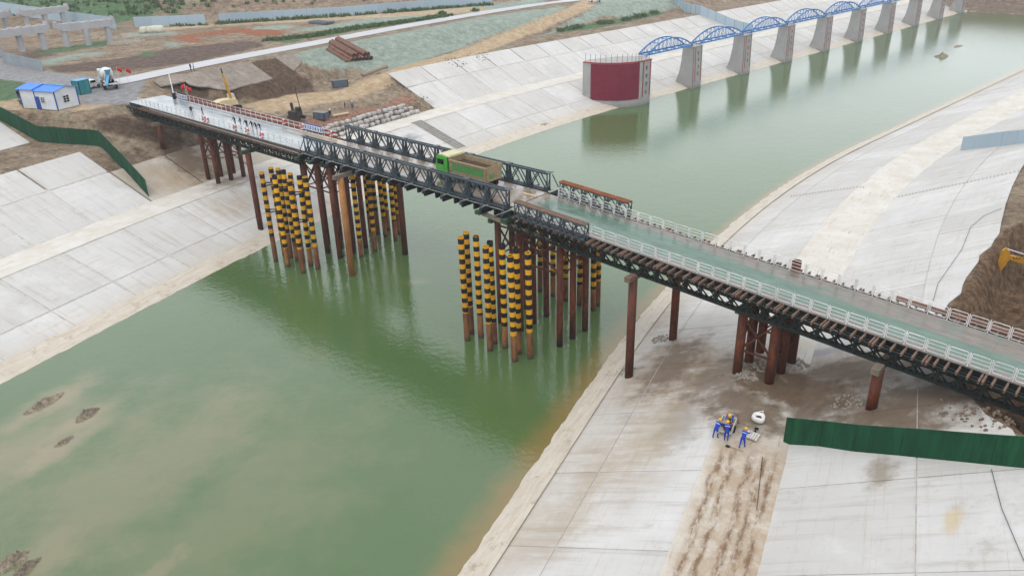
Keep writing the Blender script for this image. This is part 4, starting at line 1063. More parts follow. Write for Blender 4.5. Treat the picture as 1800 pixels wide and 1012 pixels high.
A_,B_=hit(1575,520),hit(1860,600)
pipe(B(74,7.75,zd(74)-.05),B(106,7.75,zd(106)-.05),.22,'brown pipe running just outside the far railing of the right approach',None,mPipe)
# cables on the slopes
mCable=plain('black_cable','#4a4a4c',.6)
def cable(pxs,label,r=.022,wob=0):
    pts=[]
    for a,b in zip(pxs,pxs[1:]):
        for k in range(5): pts.append(hit(a[0]+(b[0]-a[0])*k/5,a[1]+(b[1]-a[1])*k/5)+Vector((0,0,.10)))
    pts.append(hit(*pxs[-1])+Vector((0,0,.10))); o0=pts[0].copy(); mb=MB(); mb.path([p-o0 for p in pts],r,5); tag(obj('cable',mb,mCable,None,o0),label,'cable')
cable([(1742,826),(1760,895),(1798,985),(1830,1030)],'black cable hanging down the slope below the turf screen')
cable([(1640,530),(1648,500),(1690,440),(1706,400),(1730,380),(1760,368)],'thin cable curving over the white slope beside the excavation')
cable([(35,212),(85,212),(130,216),(165,211),(200,215),(240,224),(283,227)],'black cable sagging across the brown bank below the blue roofed cabin')

# ------------------------------------------------------------------ vehicles
mTG=plain('bright_green_cab_paint','#35a032',.35,0,.12,2.5,'#9a9474',.6); mTan=plain('mud_coated_tan_steel','#9a8868',.85,0,.2,2.5,'#6e5d46',.75); mPanel=plain('green_bed_panel','#3f8a48',.6,0,.15,2.5,'#94866a',.8)
mCream=plain('dusty_cream','#c9c59c',.7,0,.1,1); mGlass=plain('dark_glass','#12181c',.08); mSoil=plain('dark_soil','#4f3a2c',.95,0,.35,3,'#33251c',.6,bump=1.0); mChrome=plain('grey_metal','#6a6d70',.4); mLamp=plain('lamp_lens','#d8d4c0',.2)
def wheel(parent,x,y,r=.52,w=.32):
    mb=MB(); mb.lathe([(r*.55,-w/2),(r*.9,-w/2),(r,-w*.3),(r,w*.3),(r*.9,w/2),(r*.55,w/2)],n=16,axis='y'); o=obj('wheel',MB().lathe([(0,-w*.32),(r*.3,-w*.34),(r*.56,-w*.2),(r*.56,w*.2),(r*.3,w*.34),(0,w*.32)],n=14,axis='y'),mChrome,parent,(x,y,r),smooth=False)
    obj('tyre',mb,mTyre,o,smooth=True)
def dump_truck(loc,rz,label):
    c=empty('dump_truck',loc,rz,label,'truck')
    for y in (-.45,.45):
        mb=MB(); mb.box((-.2,y,.95),(7.6,.14,.3)); obj('chassis_rail',mb,mDark,c)
    for x in (3.1,1.55,-1.75,-3.1):
        for y in (-1.0,1.0): wheel(c,x,y,.53,.36 if x>0 else .5)
    # cab: shaped side profile
    prof=[(2.25,.75),(2.25,3.0),(3.85,3.05),(4.02,2.85),(4.16,1.9),(4.18,.75)]
    mb=MB(); mb.prism_y(prof,-1.22,1.22); obj('cab',mb,mTG,c)
    mb=MB(); mb.add([(4.05,-1.08,2.78),(4.05,1.08,2.78),(4.185,1.12,1.95),(4.185,-1.12,1.95)],[(0,1,2,3)]); obj('windscreen',mb,mGlass,c)
    for s_ in (-1,1):
        d=obj('door',MB().box((3.25,s_*1.235,1.75),(1.25,.03,1.75)),mTG,c)
        obj('side_window',MB().box((3.3,s_*1.256,2.3),(1.05,.02,.6)),mGlass,d)
        mb=MB(); mb.box((2.82,s_*1.262,1.7),(.16,.03,.05)); obj('handle',mb,mDark,d)
        mb=MB(); mb.bar((3.9,s_*1.22,2.6),(4.15,s_*1.5,2.6),.05); mb.box((4.15,s_*1.5,2.35),(.06,.2,.5)); obj('mirror',mb,mDark,c)
        mb=MB(); mb.box((4.2,s_*.9,1.05),(.05,.36,.2)); obj('headlight',mb,mLamp,c)
        mb=MB(); mb.box((.75,s_*.95,1.0),(.9,.5,.5)); obj('fuel_tank',mb,mChrome,c)
        mb=MB(); mb.lathe([(.55,-.2),(.66,-.2),(.66,.2),(.55,.2)],(3.1,s_*1.1,.53),18,axis='y'); obj('mudguard',mb,mTG,c)
    mb=MB(); mb.box((4.2,0,.72),(.12,2.4,.34)); obj('bumper',mb,mTG,c)
    mb=MB(); mb.box((4.19,0,1.45),(.04,1.7,.55)); obj('grille',mb,mDark,c)
    # bed with flared rim, open top
    bx0,bx1,hw=-4.15,1.85,1.26; zb,zt=1.2,2.75
    mb=MB(); mb.box(((bx0+bx1)/2,0,zb),(bx1-bx0,2.3,.12)); bed=obj('dump_bed',mb,mTan,c)
    for s_ in (-1,1):
        mb=MB(); mb.add([(bx0,s_*1.12,zb),(bx1,s_*1.12,zb),(bx1,s_*hw,zt),(bx0,s_*hw,zt),(bx0,s_*1.04,zb),(bx1,s_*1.04,zb),(bx1,s_*(hw-.1),zt),(bx0,s_*(hw-.1),zt)],[(0,1,2,3),(7,6,5,4),(3,2,6,7),(0,3,7,4),(1,5,6,2),(0,4,5,1)]); obj('side_wall',mb,mTan,bed)
        mb=MB(); mb.add([(bx0+.55,s_*(1.155),zb+.35),(bx1-.35,s_*1.155,zb+.35),(bx1-.35,s_*1.245,zt-.3),(bx0+.55,s_*1.245,zt-.3),(bx0+.55,s_*1.1,zb+.35),(bx1-.35,s_*1.1,zb+.35),(bx1-.35,s_*1.2,zt-.3),(bx0+.55,s_*1.2,zt-.3)],[(0,1,2,3),(3,2,6,7),(0,4,5,1),(0,3,7,4),(1,5,6,2)]); obj('green_side_panel',mb,mPanel,bed)
        mb=MB(); mb.bar((bx0,s_*(hw+.02),zt),(bx1,s_*(hw+.02),zt),.16,.14); obj('top_rail',mb,mTan,bed)
        mb=MB(); mb.bar((bx0+.3,s_*1.14,zb),(bx0+.3,s_*(hw+.05),zt),.2,.12); obj('rear_post',mb,mTan,bed)
    mb=MB(); mb.box((bx0+.02,0,(zb+zt)/2+.05),(.1,2.36,zt-zb+.1)); obj('tailgate',mb,mTan,bed)
    mb=MB(); mb.box((bx0-.05,.55,zb+.55),(.05,.7,.5)); obj('green_patch',mb,mPanel,bed)
    mb=MB(); mb.box((bx1,0,(zb+zt)/2+.2),(.1,2.4,zt-zb+.4)); obj('headboard',mb,mTan,bed)
    mb=MB(); mb.add([(bx1-.1,-1.3,3.12),(bx1-.1,1.3,3.12),(3.0,1.22,3.22),(3.0,-1.22,3.22),(3.75,-1.12,3.12),(3.75,1.12,3.12),(bx1-.1,-1.3,3.0),(bx1-.1,1.3,3.0),(3.75,-1.12,3.0),(3.75,1.12,3.0)],[(0,1,2,3),(3,2,5,4),(6,8,9,7),(0,3,4,8,6),(1,7,9,5,2),(4,5,9,8),(0,6,7,1)]); obj('cab_guard',mb,mCream,bed)
    n,m=16,8; vs=[]
    for i in range(n):
        for j in range(m):
            x=bx0+.15+(bx1-bx0-.25)*i/(n-1); y=-1.12+2.24*j/(m-1); vs.append((x,y,2.32+.28*sin(pi*i/(n-1))*sin(pi*j/(m-1))+.16*fbm(x*1.7,y*1.7)))
    mb=MB(); mb.add(vs,[(i*m+j,(i+1)*m+j,(i+1)*m+j+1,i*m+j+1) for i in range(n-1) for j in range(m-1)]); tag(obj('soil_load',mb,mSoil,bed,smooth=True),kind='stuff')
    return c
dump_truck(B(27.1,3.6,zd(27)),BAZ+pi,'bright green cabbed dump truck loaded with dark soil crossing the truss span')
mWhite=plain('white_vehicle_paint','#d8d9d6',.4,0,.06,1,'#a8a49c',.3); mSkyB=plain('light_blue_paint','#4f9cc4',.4); mTeal=plain('teal_sheet','#2b7f86',.5,0,.12); mRoofB=plain('blue_roof_sheet','#2a78dc',.4,0,.1,.8); mWallW=plain('white_wall_panel','#d9dde0',.55,0,.06,1,'#b4b2ac',.35); mTrimB=plain('blue_trim','#2a4f9c',.5)
def mixer(loc,rz,label):
    c=empty('mixer_truck',loc,rz,label,'truck')
    mb=MB(); mb.box((0,0,.95),(8.6,.9,.25)); obj('chassis',mb,mDark,c)
    for x in (3.3,1.7,-1.9,-3.3):
        for y in (-1,1): wheel(c,x,y,.52,.4)
    prof=[(2.5,.8),(2.5,2.95),(4.1,2.95),(4.35,1.9),(4.4,.8)]; mb=MB(); mb.prism_y(prof,-1.22,1.22); obj('cab',mb,mWhite,c)
    mb=MB(); mb.add([(4.13,-1.05,2.8),(4.13,1.05,2.8),(4.36,1.1,1.95),(4.36,-1.1,1.95)],[(0,1,2,3)]); obj('windscreen',mb,mGlass,c)
    for s_ in (-1,1): obj('side_window',MB().box((3.4,s_*1.23,2.3),(1.0,.02,.6)),mGlass,c)
    mb=MB(); mb.lathe([(.1,2.3),(.75,2.2),(1.2,1.2),(1.28,.2),(1.1,-1.5),(.72,-3.0),(.5,-3.5),(.4,-3.5)],n=20,axis='x'); d=obj('drum',mb,mWhite,c,(0,0,2.45),smooth=True); d.rotation_euler=(0,radians(12),0)
    mb=MB(); mb.lathe([(1.3,.35),(1.32,.1),(1.3,-.2)],n=20,axis='x'); b=obj('drum_band',mb,mSkyB,d)
    mb=MB(); mb.add([(-3.3,-.5,3.6),(-3.3,.5,3.6),(-4.3,.6,3.8),(-4.3,-.6,3.8),(-3.9,.25,2.9),(-3.9,-.25,2.9)],[(0,1,2,3),(0,3,5),(1,4,2),(3,2,4,5),(0,5,4,1)]); obj('hopper',mb,mSkyB,c)
    mb=MB(); mb.bar((-3.9,.1,2.7),(-4.9,.7,1.2),.5,.12); obj('chute',mb,mSkyB,c)
    mb=MB(); mb.box((-4.2,0,1.15),(.2,2.4,.3)); obj('rear_bumper',mb,mWhite,c)
    for s_ in (-1,1):
        mb=MB(); mb.box((-2.6,s_*1.05,1.12),(2.9,.55,.06)); obj('mudguard',mb,mDark,c)
        mb=MB(); mb.tube((-4.1,s_*.9,1.2),(-4.1,s_*.6,3.0),.06,6); obj('ladder_post',mb,mWhite,c)
p=hit(187,157); mixer(p+Vector((-.5,2.4,0)),rot_s(35)+radians(62),'white concrete mixer truck parked at the bridge head')
def pickup(loc,rz,label,mat,cat='car'):
    c=empty('parked_car',loc,rz,label,cat)
    prof=[(-2.3,.45),(-2.3,1.0),(-.4,1.05),(-.2,1.6),(1.0,1.62),(1.55,1.05),(2.25,.95),(2.35,.45)]; mb=MB(); mb.prism_y(prof,-.88,.88); obj('body',mb,mat,c)
    mb=MB(); mb.add([(1.03,-.75,1.58),(1.03,.75,1.58),(1.56,.8,1.1),(1.56,-.8,1.1)],[(0,1,2,3)]); o=obj('windscreen',mb,mGlass,c); o.location=(.02,0,.02)
    for s_ in (-1,1): obj('side_window',MB().box((.45,s_*.885,1.32),(1.1,.02,.4)),mGlass,c); obj('headlight',MB().box((2.31,s_*.6,.75),(.05,.3,.14)),mLamp,c)
    for x in (1.45,-1.4):
        for y in (-.82,.82): wheel(c,x,y,.36,.22)
    return c
p=hit(153,158); pickup(p+Vector((0,1.0,0)),radians(60),'white car standing behind the teal booth at the bridge head',mWhite)
p=atz(1045,6,15); pickup((p.x,p.y,Hxy(p.x,p.y)+.36),radians(20),'white car on the far end of the pale dirt track',mWhite)
# ------------------------------------------------------------------ site cabin
def cabin():
    a=atz(102.5,194.5,15); b=atz(140.5,184.5,15); d=Vector((b.x-a.x,b.y-a.y,0)); wd=d.length; ang=math.atan2(d.y,d.x)
    c=empty('site_cabin',(a.x,a.y,15.02),ang,'white panel site cabin with a bright blue roof and a barred window','cabin')
    L=8.0; h=3.15; rdg=.5
    def wall(nm,p0,p1,gable=False):
        mb=MB(); v=Vector((p1[0]-p0[0],p1[1]-p0[1],0)); n=Vector((-v.y,v.x,0)).normalized()*.08
        P=[Vector((*p0,0)),Vector((*p1,0)),Vector((*p1,h))]+([Vector(((p0[0]+p1[0])/2,(p0[1]+p1[1])/2,h+rdg))] if gable else [])+[Vector((*p0,h))]
        k=len(P); mb.add([q for q in P]+[q+n for q in P],[tuple(range(k)),tuple(range(k,2*k))[::-1]]+[(i,(i+1)%k,k+(i+1)%k,k+i) for i in range(k)]); return obj(nm,mb,mWallW,c)
    wall('wall',(0,0),(wd,0),True); wall('wall',(wd,0),(wd,L)); wall('wall',(wd,L),(0,L),True); w=wall('wall',(0,L),(0,0))
    for y0,y1,e in ((-.35,4.6,0.0),(4.65,L+.35,.12)):
        for s_ in (0,1):
            mb=MB(); x0=-.35 if s_==0 else wd+.35; z0=h+rdg-(wd/2+.35)*rdg/(wd/2)
            mb.add([(x0,y0,z0+.06+e),(x0,y1,z0+.06+e),(wd/2,y1,h+rdg+.06+e),(wd/2,y0,h+rdg+.06+e),(x0,y0,z0+e),(x0,y1,z0+e),(wd/2,y1,h+rdg+e),(wd/2,y0,h+rdg+e)],[(0,1,2,3),(7,6,5,4),(0,4,5,1),(1,5,6,2),(3,2,6,7),(0,3,7,4)]); obj('roof_sheet',mb,mRoofB,c)
    mb=MB(); mb.box((wd/2,2.1,h+rdg+.1),(.3,4.9,.05)); obj('ridge_cap',mb,mSkyB,c)
    for x,y in ((0,0),(wd,0),(0,4.6),(0,L),(wd,L)):
        mb=MB(); mb.box((x,y,h/2),(.16,.16,h)); obj('corner_post',mb,mTrimB,c)
    def window(x,y,z,w_,h_,ax):
        mb=MB(); sz=(w_,.05,h_) if ax=='x' else (.05,w_,h_); mb.box((x,y,z),sz); f=obj('window',mb,mGlass,c)
        for k in (-1,0,1):
            mb=MB(); o=(x+k*w_/2.0,y-.04,z) if ax=='x' else (x-.04,y+k*w_/2.0,z); mb.box(o,(.06,.06,h_+.1)); obj('window_bar',mb,mWhite,f)
        for k in (-1,-.33,.33,1):
            mb=MB(); mb.box((x,y-.04,z+k*h_/2) if ax=='x' else (x-.04,y,z+k*h_/2),(w_,.05,.05) if ax=='x' else (.05,w_,.05)); obj('window_bar',mb,mWhite,f)
    window(wd*.46,-.03,1.55,1.15,1.15,'x'); window(-.03,2.9,1.6,.8,.9,'y')
    mb=MB(); mb.box((-.03,4.1,1.05),(.06,.9,2.1)); dr=obj('door',mb,mTrimB,c); mb=MB(); mb.box((-.09,3.8,1.0),(.06,.06,.18)); obj('handle',mb,mChrome,dr)
    return c
cab=cabin()
def boxy(name,p,size,rz,label,cat,mat,lid=None):
    c=empty(name,p,rz,label,cat); mb=MB(); mb.box((0,0,size[2]/2),size); obj('body',mb,mat,c)
    mb=MB(); mb.box((0,0,size[2]+.05),(size[0]+.16,size[1]+.16,.1)); obj('lid',mb,lid or mat,c)
    for s_ in (-1,1):
        mb=MB(); mb.box((s_*size[0]*.25,-size[1]/2-.03,size[2]*.5),(size[0]*.42,.05,size[2]*.82)); obj('door_panel',mb,mat,c)
    for x in (-1,1):
        for y in (-1,1):
            mb=MB(); mb.box((x*size[0]/2,y*size[1]/2,size[2]/2),(.09,.09,size[2]+.02)); obj('corner_post',mb,mDark,c)
    return c
p=hit(146,165); boxy('site_booth',p,(2.3,1.7,2.5),radians(66),'teal sheet metal booth at the end of the blue roofed cabin','booth',mTeal,mSkyB)
mGen=plain('grey_generator_paint','#5c6570',.5,0,.15,2,'#3c4048',.5)
p=hit(598,153); boxy('storage_container',p,(3.3,1.5,1.5),radians(22),'blue grey storage box at the edge of the dirt track','container',mGen)
p=hit(565,209); boxy('generator',p,(2.6,1.4,1.3),radians(-25),'grey generator box on the earth beside the white banner','generator',mGen,mChrome)
mExt=plain('red_box_paint','#a8262c',.5)
p=hit(87,192); c=empty('fire_point',p+Vector((0,0,.05)),radians(66),'small red fire point with buckets against the cabin wall','box')
mb=MB(); mb.box((0,0,.75),(.75,.3,.75)); obj('cabinet',mb,mExt,c)
for k in range(3):
    mb=MB(); mb.lathe([(.1,0),(.15,.32),(.13,.32),(.09,.03)],(-.3+.3*k,-.35,0),10); obj('bucket',mb,mExt,c)
# motorbike beside cabin
p=hit(46,184); c=empty('motorbike',p+Vector((0,0,.03)),radians(-20),'dark motor tricycle parked at the cabin corner','motorbike')
for x,y in ((-.7,-.4),(-.7,.4),(.9,0)):
    mb=MB(); mb.lathe([(.16,-.06),(.28,-.05),(.3,0),(.28,.05),(.16,.06)],(x,y,.3),14,axis='y'); obj('wheel',mb,mTyre,c,smooth=True)
mb=MB(); mb.bar((-.9,0,.45),(.8,0,.5),.2); mb.bar((.9,0,.3),(.65,0,1.05),.07); obj('frame',mb,mDark,c)
mb=MB(); mb.box((-.65,0,.7),(1.2,.9,.35)); obj('cargo_box',mb,mGen,c); mb=MB(); mb.box((.15,0,.75),(.55,.3,.12)); obj('seat',mb,mBlack,c); mb=MB(); mb.bar((.62,-.35,1.05),(.62,.35,1.05),.04); obj('handlebar',mb,mDark,c)
# flags
mFlag=plain('red_flag_cloth','#c81e2a',.7); mPole=plain('flag_pole','#c8c4bc',.5)
def flag(p,h,rz,label,fl=.85):
    c=empty('red_flag',p,rz,label,'flag','red flags at the bridge head'); mb=MB(); mb.tube((0,0,0),(0,0,h),.035,6); obj('pole',mb,mPole,c)
    mb=MB(); n=7; vs=[]
    for i in range(n):
        for z in (h,h-.65): vs.append((fl*i/(n-1),.14*sin(i*1.3),z-.30*(i/(n-1))**1.4*(1.6 if z<h else 1)))
    vs+=[(x,y+.02,z) for x,y,z in vs]
    o=2*n; fs=[(2*i,2*i+2,2*i+3,2*i+1) for i in range(n-1)]+[(o+2*i,o+2*i+1,o+2*i+3,o+2*i+2) for i in range(n-1)]+[(2*i,o+2*i,o+2*i+2,2*i+2) for i in range(n-1)]+[(2*i+1,2*i+3,o+2*i+3,o+2*i+1) for i in range(n-1)]
    mb.add(vs,fs); obj('cloth',mb,mFlag,c,smooth=True)
for px,h,l in (((211,147),2.8,'drooping red flag beside the mixer truck'),((226,147),2.6,'larger red flag on the road edge past the mixer truck')): flag(hit(*px)+Vector((0,0,.3)),h,.4,l)
q=B(-44.5,6.5,zd(0)); flag(q,3.0,pi-.6,'red flag tied to the railing beside the white gate pole'); q=B(-44.0,6.5,zd(0)); flag(q,2.7,-.5,'second red flag tied to the railing near the warning board',.9)
# gate pole, warning board, banner
q=B(-48.2,6.0,zd(0)); c=empty('barrier_gate',q,BAZ,'raised white barrier pole on a dark gate box at the bridge head','barrier')
mb=MB(); mb.box((0,0,.55),(.45,.4,1.1)); obj('gate_box',mb,mNavy,c); mb=MB(); mb.bar((0,0,1.0),(-.9,.3,4.2),.16); obj('pole',mb,mWhiteP,c)
def board(t,w,L,h,z,label,seed,edge):
    c=empty('banner_board',B(t,w,zd(t)),BAZ,label,'sign'); mb=MB(); mb.box((L/2,0,z),(L,.05,h)); f=obj('sheet',mb,mWallW,c); mb=MB(); mb.box((L/2,0,z+h/2+.06),(L,.07,.14)); mb.box((L/2,0,z-h/2-.03),(L,.07,.08)); obj('frame',mb,edge,c)
    n=int(L/.62)
    for k in range(n):
        mb=MB(); glyph(mb,.4+k*.62,-.04,z,.5,seed+k); obj('character',mb,mTrimB,f)
    for x in (.1,L-.1): obj('post',MB().box((x,.06,z/2),(.06,.06,z+h*.4)),mWhiteP,c)
board(-9.2,6.15,4.4,.8,.85,'white banner board with blue characters on the railing before the truss span',40,mTrimB)
board(-46.9,6.1,3.2,.8,.75,'pale warning board in a dark frame beside the barrier gate',60,mDark)
# lifebuoys on the railings
mBuoyR=plain('lifebuoy_red','#c42a3a',.5)
meBW=None
def buoy(t,w,z,label,face_=1,r=.40):
    c=empty('lifebuoy',B(t,w,zd(t)+z),BAZ,label,'lifebuoy','lifebuoys hung on the bridge railings')
    n,m=24,8
    def seg(k0,k1,rr): 
        mb=MB(); vs=[]
        for k in range(k0,k1+1):
            a=2*pi*k/n
            for j in range(m):
                b=2*pi*j/m; R_=r+rr*cos(b); vs.append((R_*cos(a),rr*sin(b)*face_,R_*sin(a)))
        L=k1-k0; mb.add(vs,[(i*m+j,(i+1)*m+j,(i+1)*m+(j+1)%m,i*m+(j+1)%m) for i in range(L) for j in range(m)]); return mb
    obj('ring',seg(0,24,.105),mWhiteP,c,smooth=True)
    for k in (0,6,12,18): obj('red_band',seg(k,k+3,.118),mBuoyR,c,smooth=True)
for t,w,l in ((-26.8,-.08,'lifebuoy on the near railing beside the walking couple'),(-25.9,-.08,'lower of two lifebuoys side by side on the near railing'),(-17.8,-.08,'lifebuoy on the near railing just before the row of people'),(-14.4,-.08,'lifebuoy on the near railing below the row of people'),(-10.6,-.08,'lifebuoy on the near railing closest to the truss span'),
            (-14.8,6.3,'lifebuoy on the red railing above the row of people'),(-9.9,6.3,'lifebuoy at the end of the white banner board away from the span'),(-3.0,6.3,'lifebuoy on the red railing between the banner and the truss span')): buoy(t,w,.62,l)
# people on the bridge and on the site
for t,w,rz,l,kw in ((-32.6,1.0,.2,'person in black jacket leaning on the railing with a pushchair pose on the left approach',dict(lean=.3,arms=(.6,.6))),(-31.0,2.0,-1.2,'person in black jacket walking upright on the left approach',dict(stride=.5))):
    person(B(t,w,zd(t)),rz,l,mBlack,mGreyCl,**kw)
for k,(t,w) in enumerate(((-20.3,1.5),(-18.8,1.55),(-17.0,1.5),(-15.6,1.55),(-14.4,1.5),(-13.5,1.6))):
    person(B(t,w,zd(t)),BAZ+pi+random.uniform(-.4,.4),['person in black jacket at the house end of the row by the railing','second person of the dark clothed row by the railing, counted from the house','third person of the dark clothed row by the railing, counted from the house','fourth person of the dark clothed row by the railing, counted from the house','fifth person of the dark clothed row by the railing, counted from the house','person in black jacket at the truss end of the row by the railing'][k],mBlack,(mGreyCl,mPaleCl)[k%2],None,False,'people standing in a row by the railing',lean=random.uniform(0,.35),arms=(.3,.5))
for px,sh,lg,hm,l in (((336,126),mNavy,mNavy,None,'person in dark clothes of the pair standing by the concrete road'),((341.5,126),mPaleCl,mNavy,None,'person in a pale shirt of the pair standing by the concrete road'),((581,208),mNavy,mNavy,meHW,'white helmeted worker in dark clothes beside the generator'),((607,193),mMaroon,mNavy,None,'person in maroon of the pair standing on the fill behind the generator'),((620,193),mGreyCl,mNavy,meHW,'person in grey of the pair standing on the fill behind the generator'),((34,174),mBlack,mBlack,None,'person in black standing before the cabin motor tricycle')):
    p=hit(*px); person(p,random.uniform(0,6),l,sh,lg,hm,stride=.15)
# ------------------------------------------------------------------ crane and drill rig in the cut
mYel=plain('yellow_crane_paint','#c79a2e',.5,0,.12,1.5,'#7a6236',.4); mBeige=plain('cream_crane_paint','#d9c79c',.5,0,.08)
p=hit(404,193); c=empty('crawler_crane',p,radians(40),'yellow boomed crane with a white cab behind the left approach railing','crane')
for y in (-1.1,1.1):
    mb=MB(); mb.prism_y([(-1.9,.1),(-2.1,.45),(-1.9,.85),(1.9,.85),(2.1,.45),(1.9,.1)],y-.28,y+.28); obj('track',mb,mDark,c)
mb=MB(); mb.box((0,0,.6),(2.2,1.8,.5)); obj('undercarriage',mb,mDark,c)
mb=MB(); mb.prism_y([(-2.6,1.0),(-2.7,1.9),(-1.6,2.2),(1.2,2.15),(1.5,1.7),(1.5,1.0)],-1.15,1.15); obj('upper_body',mb,mBeige,c)
mb=MB(); mb.prism_y([(.4,1.0),(.4,2.9),(1.5,2.9),(1.75,1.9),(1.7,1.0)],.35,1.2); k=obj('cab',mb,mWhite,c); obj('cab_window',MB().box((1.68,.78,2.3),(.1,.7,.8)),mGlass,k)
mb=MB(); mb.bar((.6,-.3,1.7),(-.05,-.3,5.6),.42,.45); b=obj('boom',mb,mYel,c); mb=MB(); mb.bar((-.05,-.3,5.5),(-.3,-.3,7.2),.28,.3); obj('boom_extension',mb,mYel,b); mb=MB(); mb.bar((-.3,-.3,7.1),(-.45,-.3,8.2),.16); obj('boom_tip',mb,mDark,b); mb=MB(); mb.tube((-.5,-.3,8.1),(-.4,-.3,6.4),.03,5); obj('hoist_rope',mb,mDark,b)
p=hit(522,209); c=empty('drill_rig',p,radians(-30),'dark dirty drilling rig with a thin mast on the earth behind the bridge','drill rig')
mDk=plain('dirty_dark_machine','#3a3638',.7,0,.25,2,'#5a4a40',.6)
for y in (-.8,.8):
    mb=MB(); mb.prism_y([(-1.4,.05),(-1.6,.35),(-1.4,.65),(1.4,.65),(1.6,.35),(1.4,.05)],y-.22,y+.22); obj('track',mb,mDk,c)
mb=MB(); mb.box((-.3,0,1.1),(2.2,1.6,.8)); obj('engine_housing',mb,mDk,c); mb=MB(); mb.prism_y([(.5,.7),(.5,2.4),(1.2,2.4),(1.45,1.5),(1.45,.7)],-.7,.2); k=obj('cab',mb,mDk,c); obj('cab_window',MB().box((1.36,-.25,1.9),(.1,.7,.6)),mGlass,k)
mb=MB(); mb.bar((-1.2,.5,1.0),(-1.5,.5,2.9),.4); obj('winch_frame',mb,mDk,c)
mb=MB(); mb.tube((.9,.6,.5),(-.1,.6,6.2),.09,6); obj('mast',mb,mDk,c)
# ------------------------------------------------------------------ concrete bents of an unfinished viaduct
mBent=conc_mat('bent_concrete','#b6b6b8')
def bent_frame(cols,label,over=2.0,h=3.9,zc=1.75):
    P_=[atz(x,y,15) for x,y in cols]; P_=[Vector((p.x,p.y,Hxy(p.x,p.y))) for p in P_]; o=P_[0]; zt=max(p.z for p in P_)+h; c=empty('viaduct_bent',o,0,label,'bent','unfinished viaduct bents')
    for p in P_:
        mb=MB(); mb.lathe([(.75,-.8),(.75,zt-p.z+.1)],(p.x-o.x,p.y-o.y,p.z-o.z),16); obj('column',mb,mBent,c,smooth=True)
    d=(P_[-1]-P_[0]); d.z=0; d.normalize(); a=P_[0]-d*over; b=P_[-1]+d*over; n=Vector((-d.y,d.x,0))*.95
    z0,z1=zt-o.z,zt-o.z+zc; ch=.75
    def q(p,z,s_): v=p-o; return (v.x+n.x*s_,v.y+n.y*s_,z)
    vs=[]
    for s_ in (-1,1): vs+=[q(a,z0+ch,s_),q(a+d*1.6,z0,s_),q(b-d*1.6,z0,s_),q(b,z0+ch,s_),q(b,z1,s_),q(a,z1,s_)]
    mb=MB(); mb.add(vs,[tuple(range(6)),tuple(range(6,12))[::-1]]+[(i,(i+1)%6,6+(i+1)%6,6+i) for i in range(6)]); obj('cap_beam',mb,mBent,c)
    L=(b-a).length; k=0; x=1.2
    while x<L-1:
        p=a+d*x-o; mb=MB(); mb.box((p.x,p.y,z1+.12),(1.0,1.0,.28),math.atan2(d.y,d.x)); obj('bearing_pad',mb,mBent,c); x+=2.3
    for e in (a+d*.3,b-d*.3):
        p=e-o; mb=MB(); mb.box((p.x,p.y,z1+.35),(.4,1.7,.75),math.atan2(d.y,d.x)); obj('end_block',mb,mBent,c)
bent_frame([(119,81),(156,77),(194,72)],'unfinished concrete viaduct bent on three columns nearest the gap in the hoardings')
bent_frame([(0,98),(40,92),(79,87)],'unfinished concrete viaduct bent directly behind the small grey panel fence')
bent_frame([(52,55),(84,51),(115,47)],'unfinished concrete viaduct bent in the second line, before the long hoarding')
bent_frame([(-42,66),(-15,61),(15,57)],'unfinished concrete viaduct bent cut by the frame edge in the second line')
bent_frame([(-20,38),(8,34),(40,30)],'unfinished concrete viaduct bent farthest back, close to the long hoarding')
# stack of dark steel on the flat and pale blocks
p=hit(565,42); c=empty('steel_stack',p,radians(-40),'flat stack of dark steel sections beyond the concrete road','stack')
for k in range(6):
    mb=MB(); mb.box((0,-1.5+.6*k,.35+.15*(k%2)),(8,.5,.5)); obj('steel_section',mb,mGen,c)
mBlk=plain('pale_block','#c8c4b4',.9)
for k,px in enumerate([(254,59),(266,58),(274,57),(282,57)]):
    p=hit(*px); mb=MB(); mb.lathe([(0,0),(1.1,0),(1.25,.6),(1.1,1.5),(.7,1.8),(0,1.8)],n=9); o=obj('covered_pallet',mb,mBlk,None,p,smooth=True); tag(o,'cream covered pallet in the row beside the orange netting','pallet','cream covered pallets in a row')
# ------------------------------------------------------------------ excavator at the cut in the right bank
mExc=plain('excavator_yellow','#b98522',.6,0,.15,2.5,'#6f5838',.7)
ej=atz(1773,452,10.3); d=Vector((.80,-.35,0)).normalized()
ex=ej+d*7.2; ex.z=Hxy(ex.x,ex.y); ex=ej+d*5.6; ex.z=Hxy(ex.x,ex.y); c=empty('excavator',ex,math.atan2(-d.y,-d.x),'yellow excavator working in the excavation beside the right approach','excavator')
for y in (-1.2,1.2):
    mb=MB(); mb.prism_y([(-1.8,.05),(-2.1,.5),(-1.8,.95),(1.8,.95),(2.1,.5),(1.8,.05)],y-.3,y+.3); obj('track',mb,mDark,c)
mb=MB(); mb.prism_y([(-2.4,1.1),(-2.5,2.2),(-.6,2.35),(.6,2.2),(1.3,1.9),(1.3,1.1)],-1.3,1.3); obj('house',mb,mExc,c)
mb=MB(); mb.prism_y([(-.2,1.1),(-.2,2.95),(1.0,2.95),(1.45,2.0),(1.45,1.1)],.35,1.25); k=obj('cab',mb,mExc,c); obj('cab_window',MB().box((1.3,.8,2.3),(.25,.7,.9)),mGlass,k)
c.scale=(.78,.78,.78); zj=(ej.z-ex.z)/.78
boom=obj('boom',MB().prism_y([(1.0,1.2),(.9,1.9),(3.6,zj*.75+.6),(7.2,zj+.3),(7.3,zj-.2),(4.0,zj*.72-.25)],-.28,.28),mExc,c)
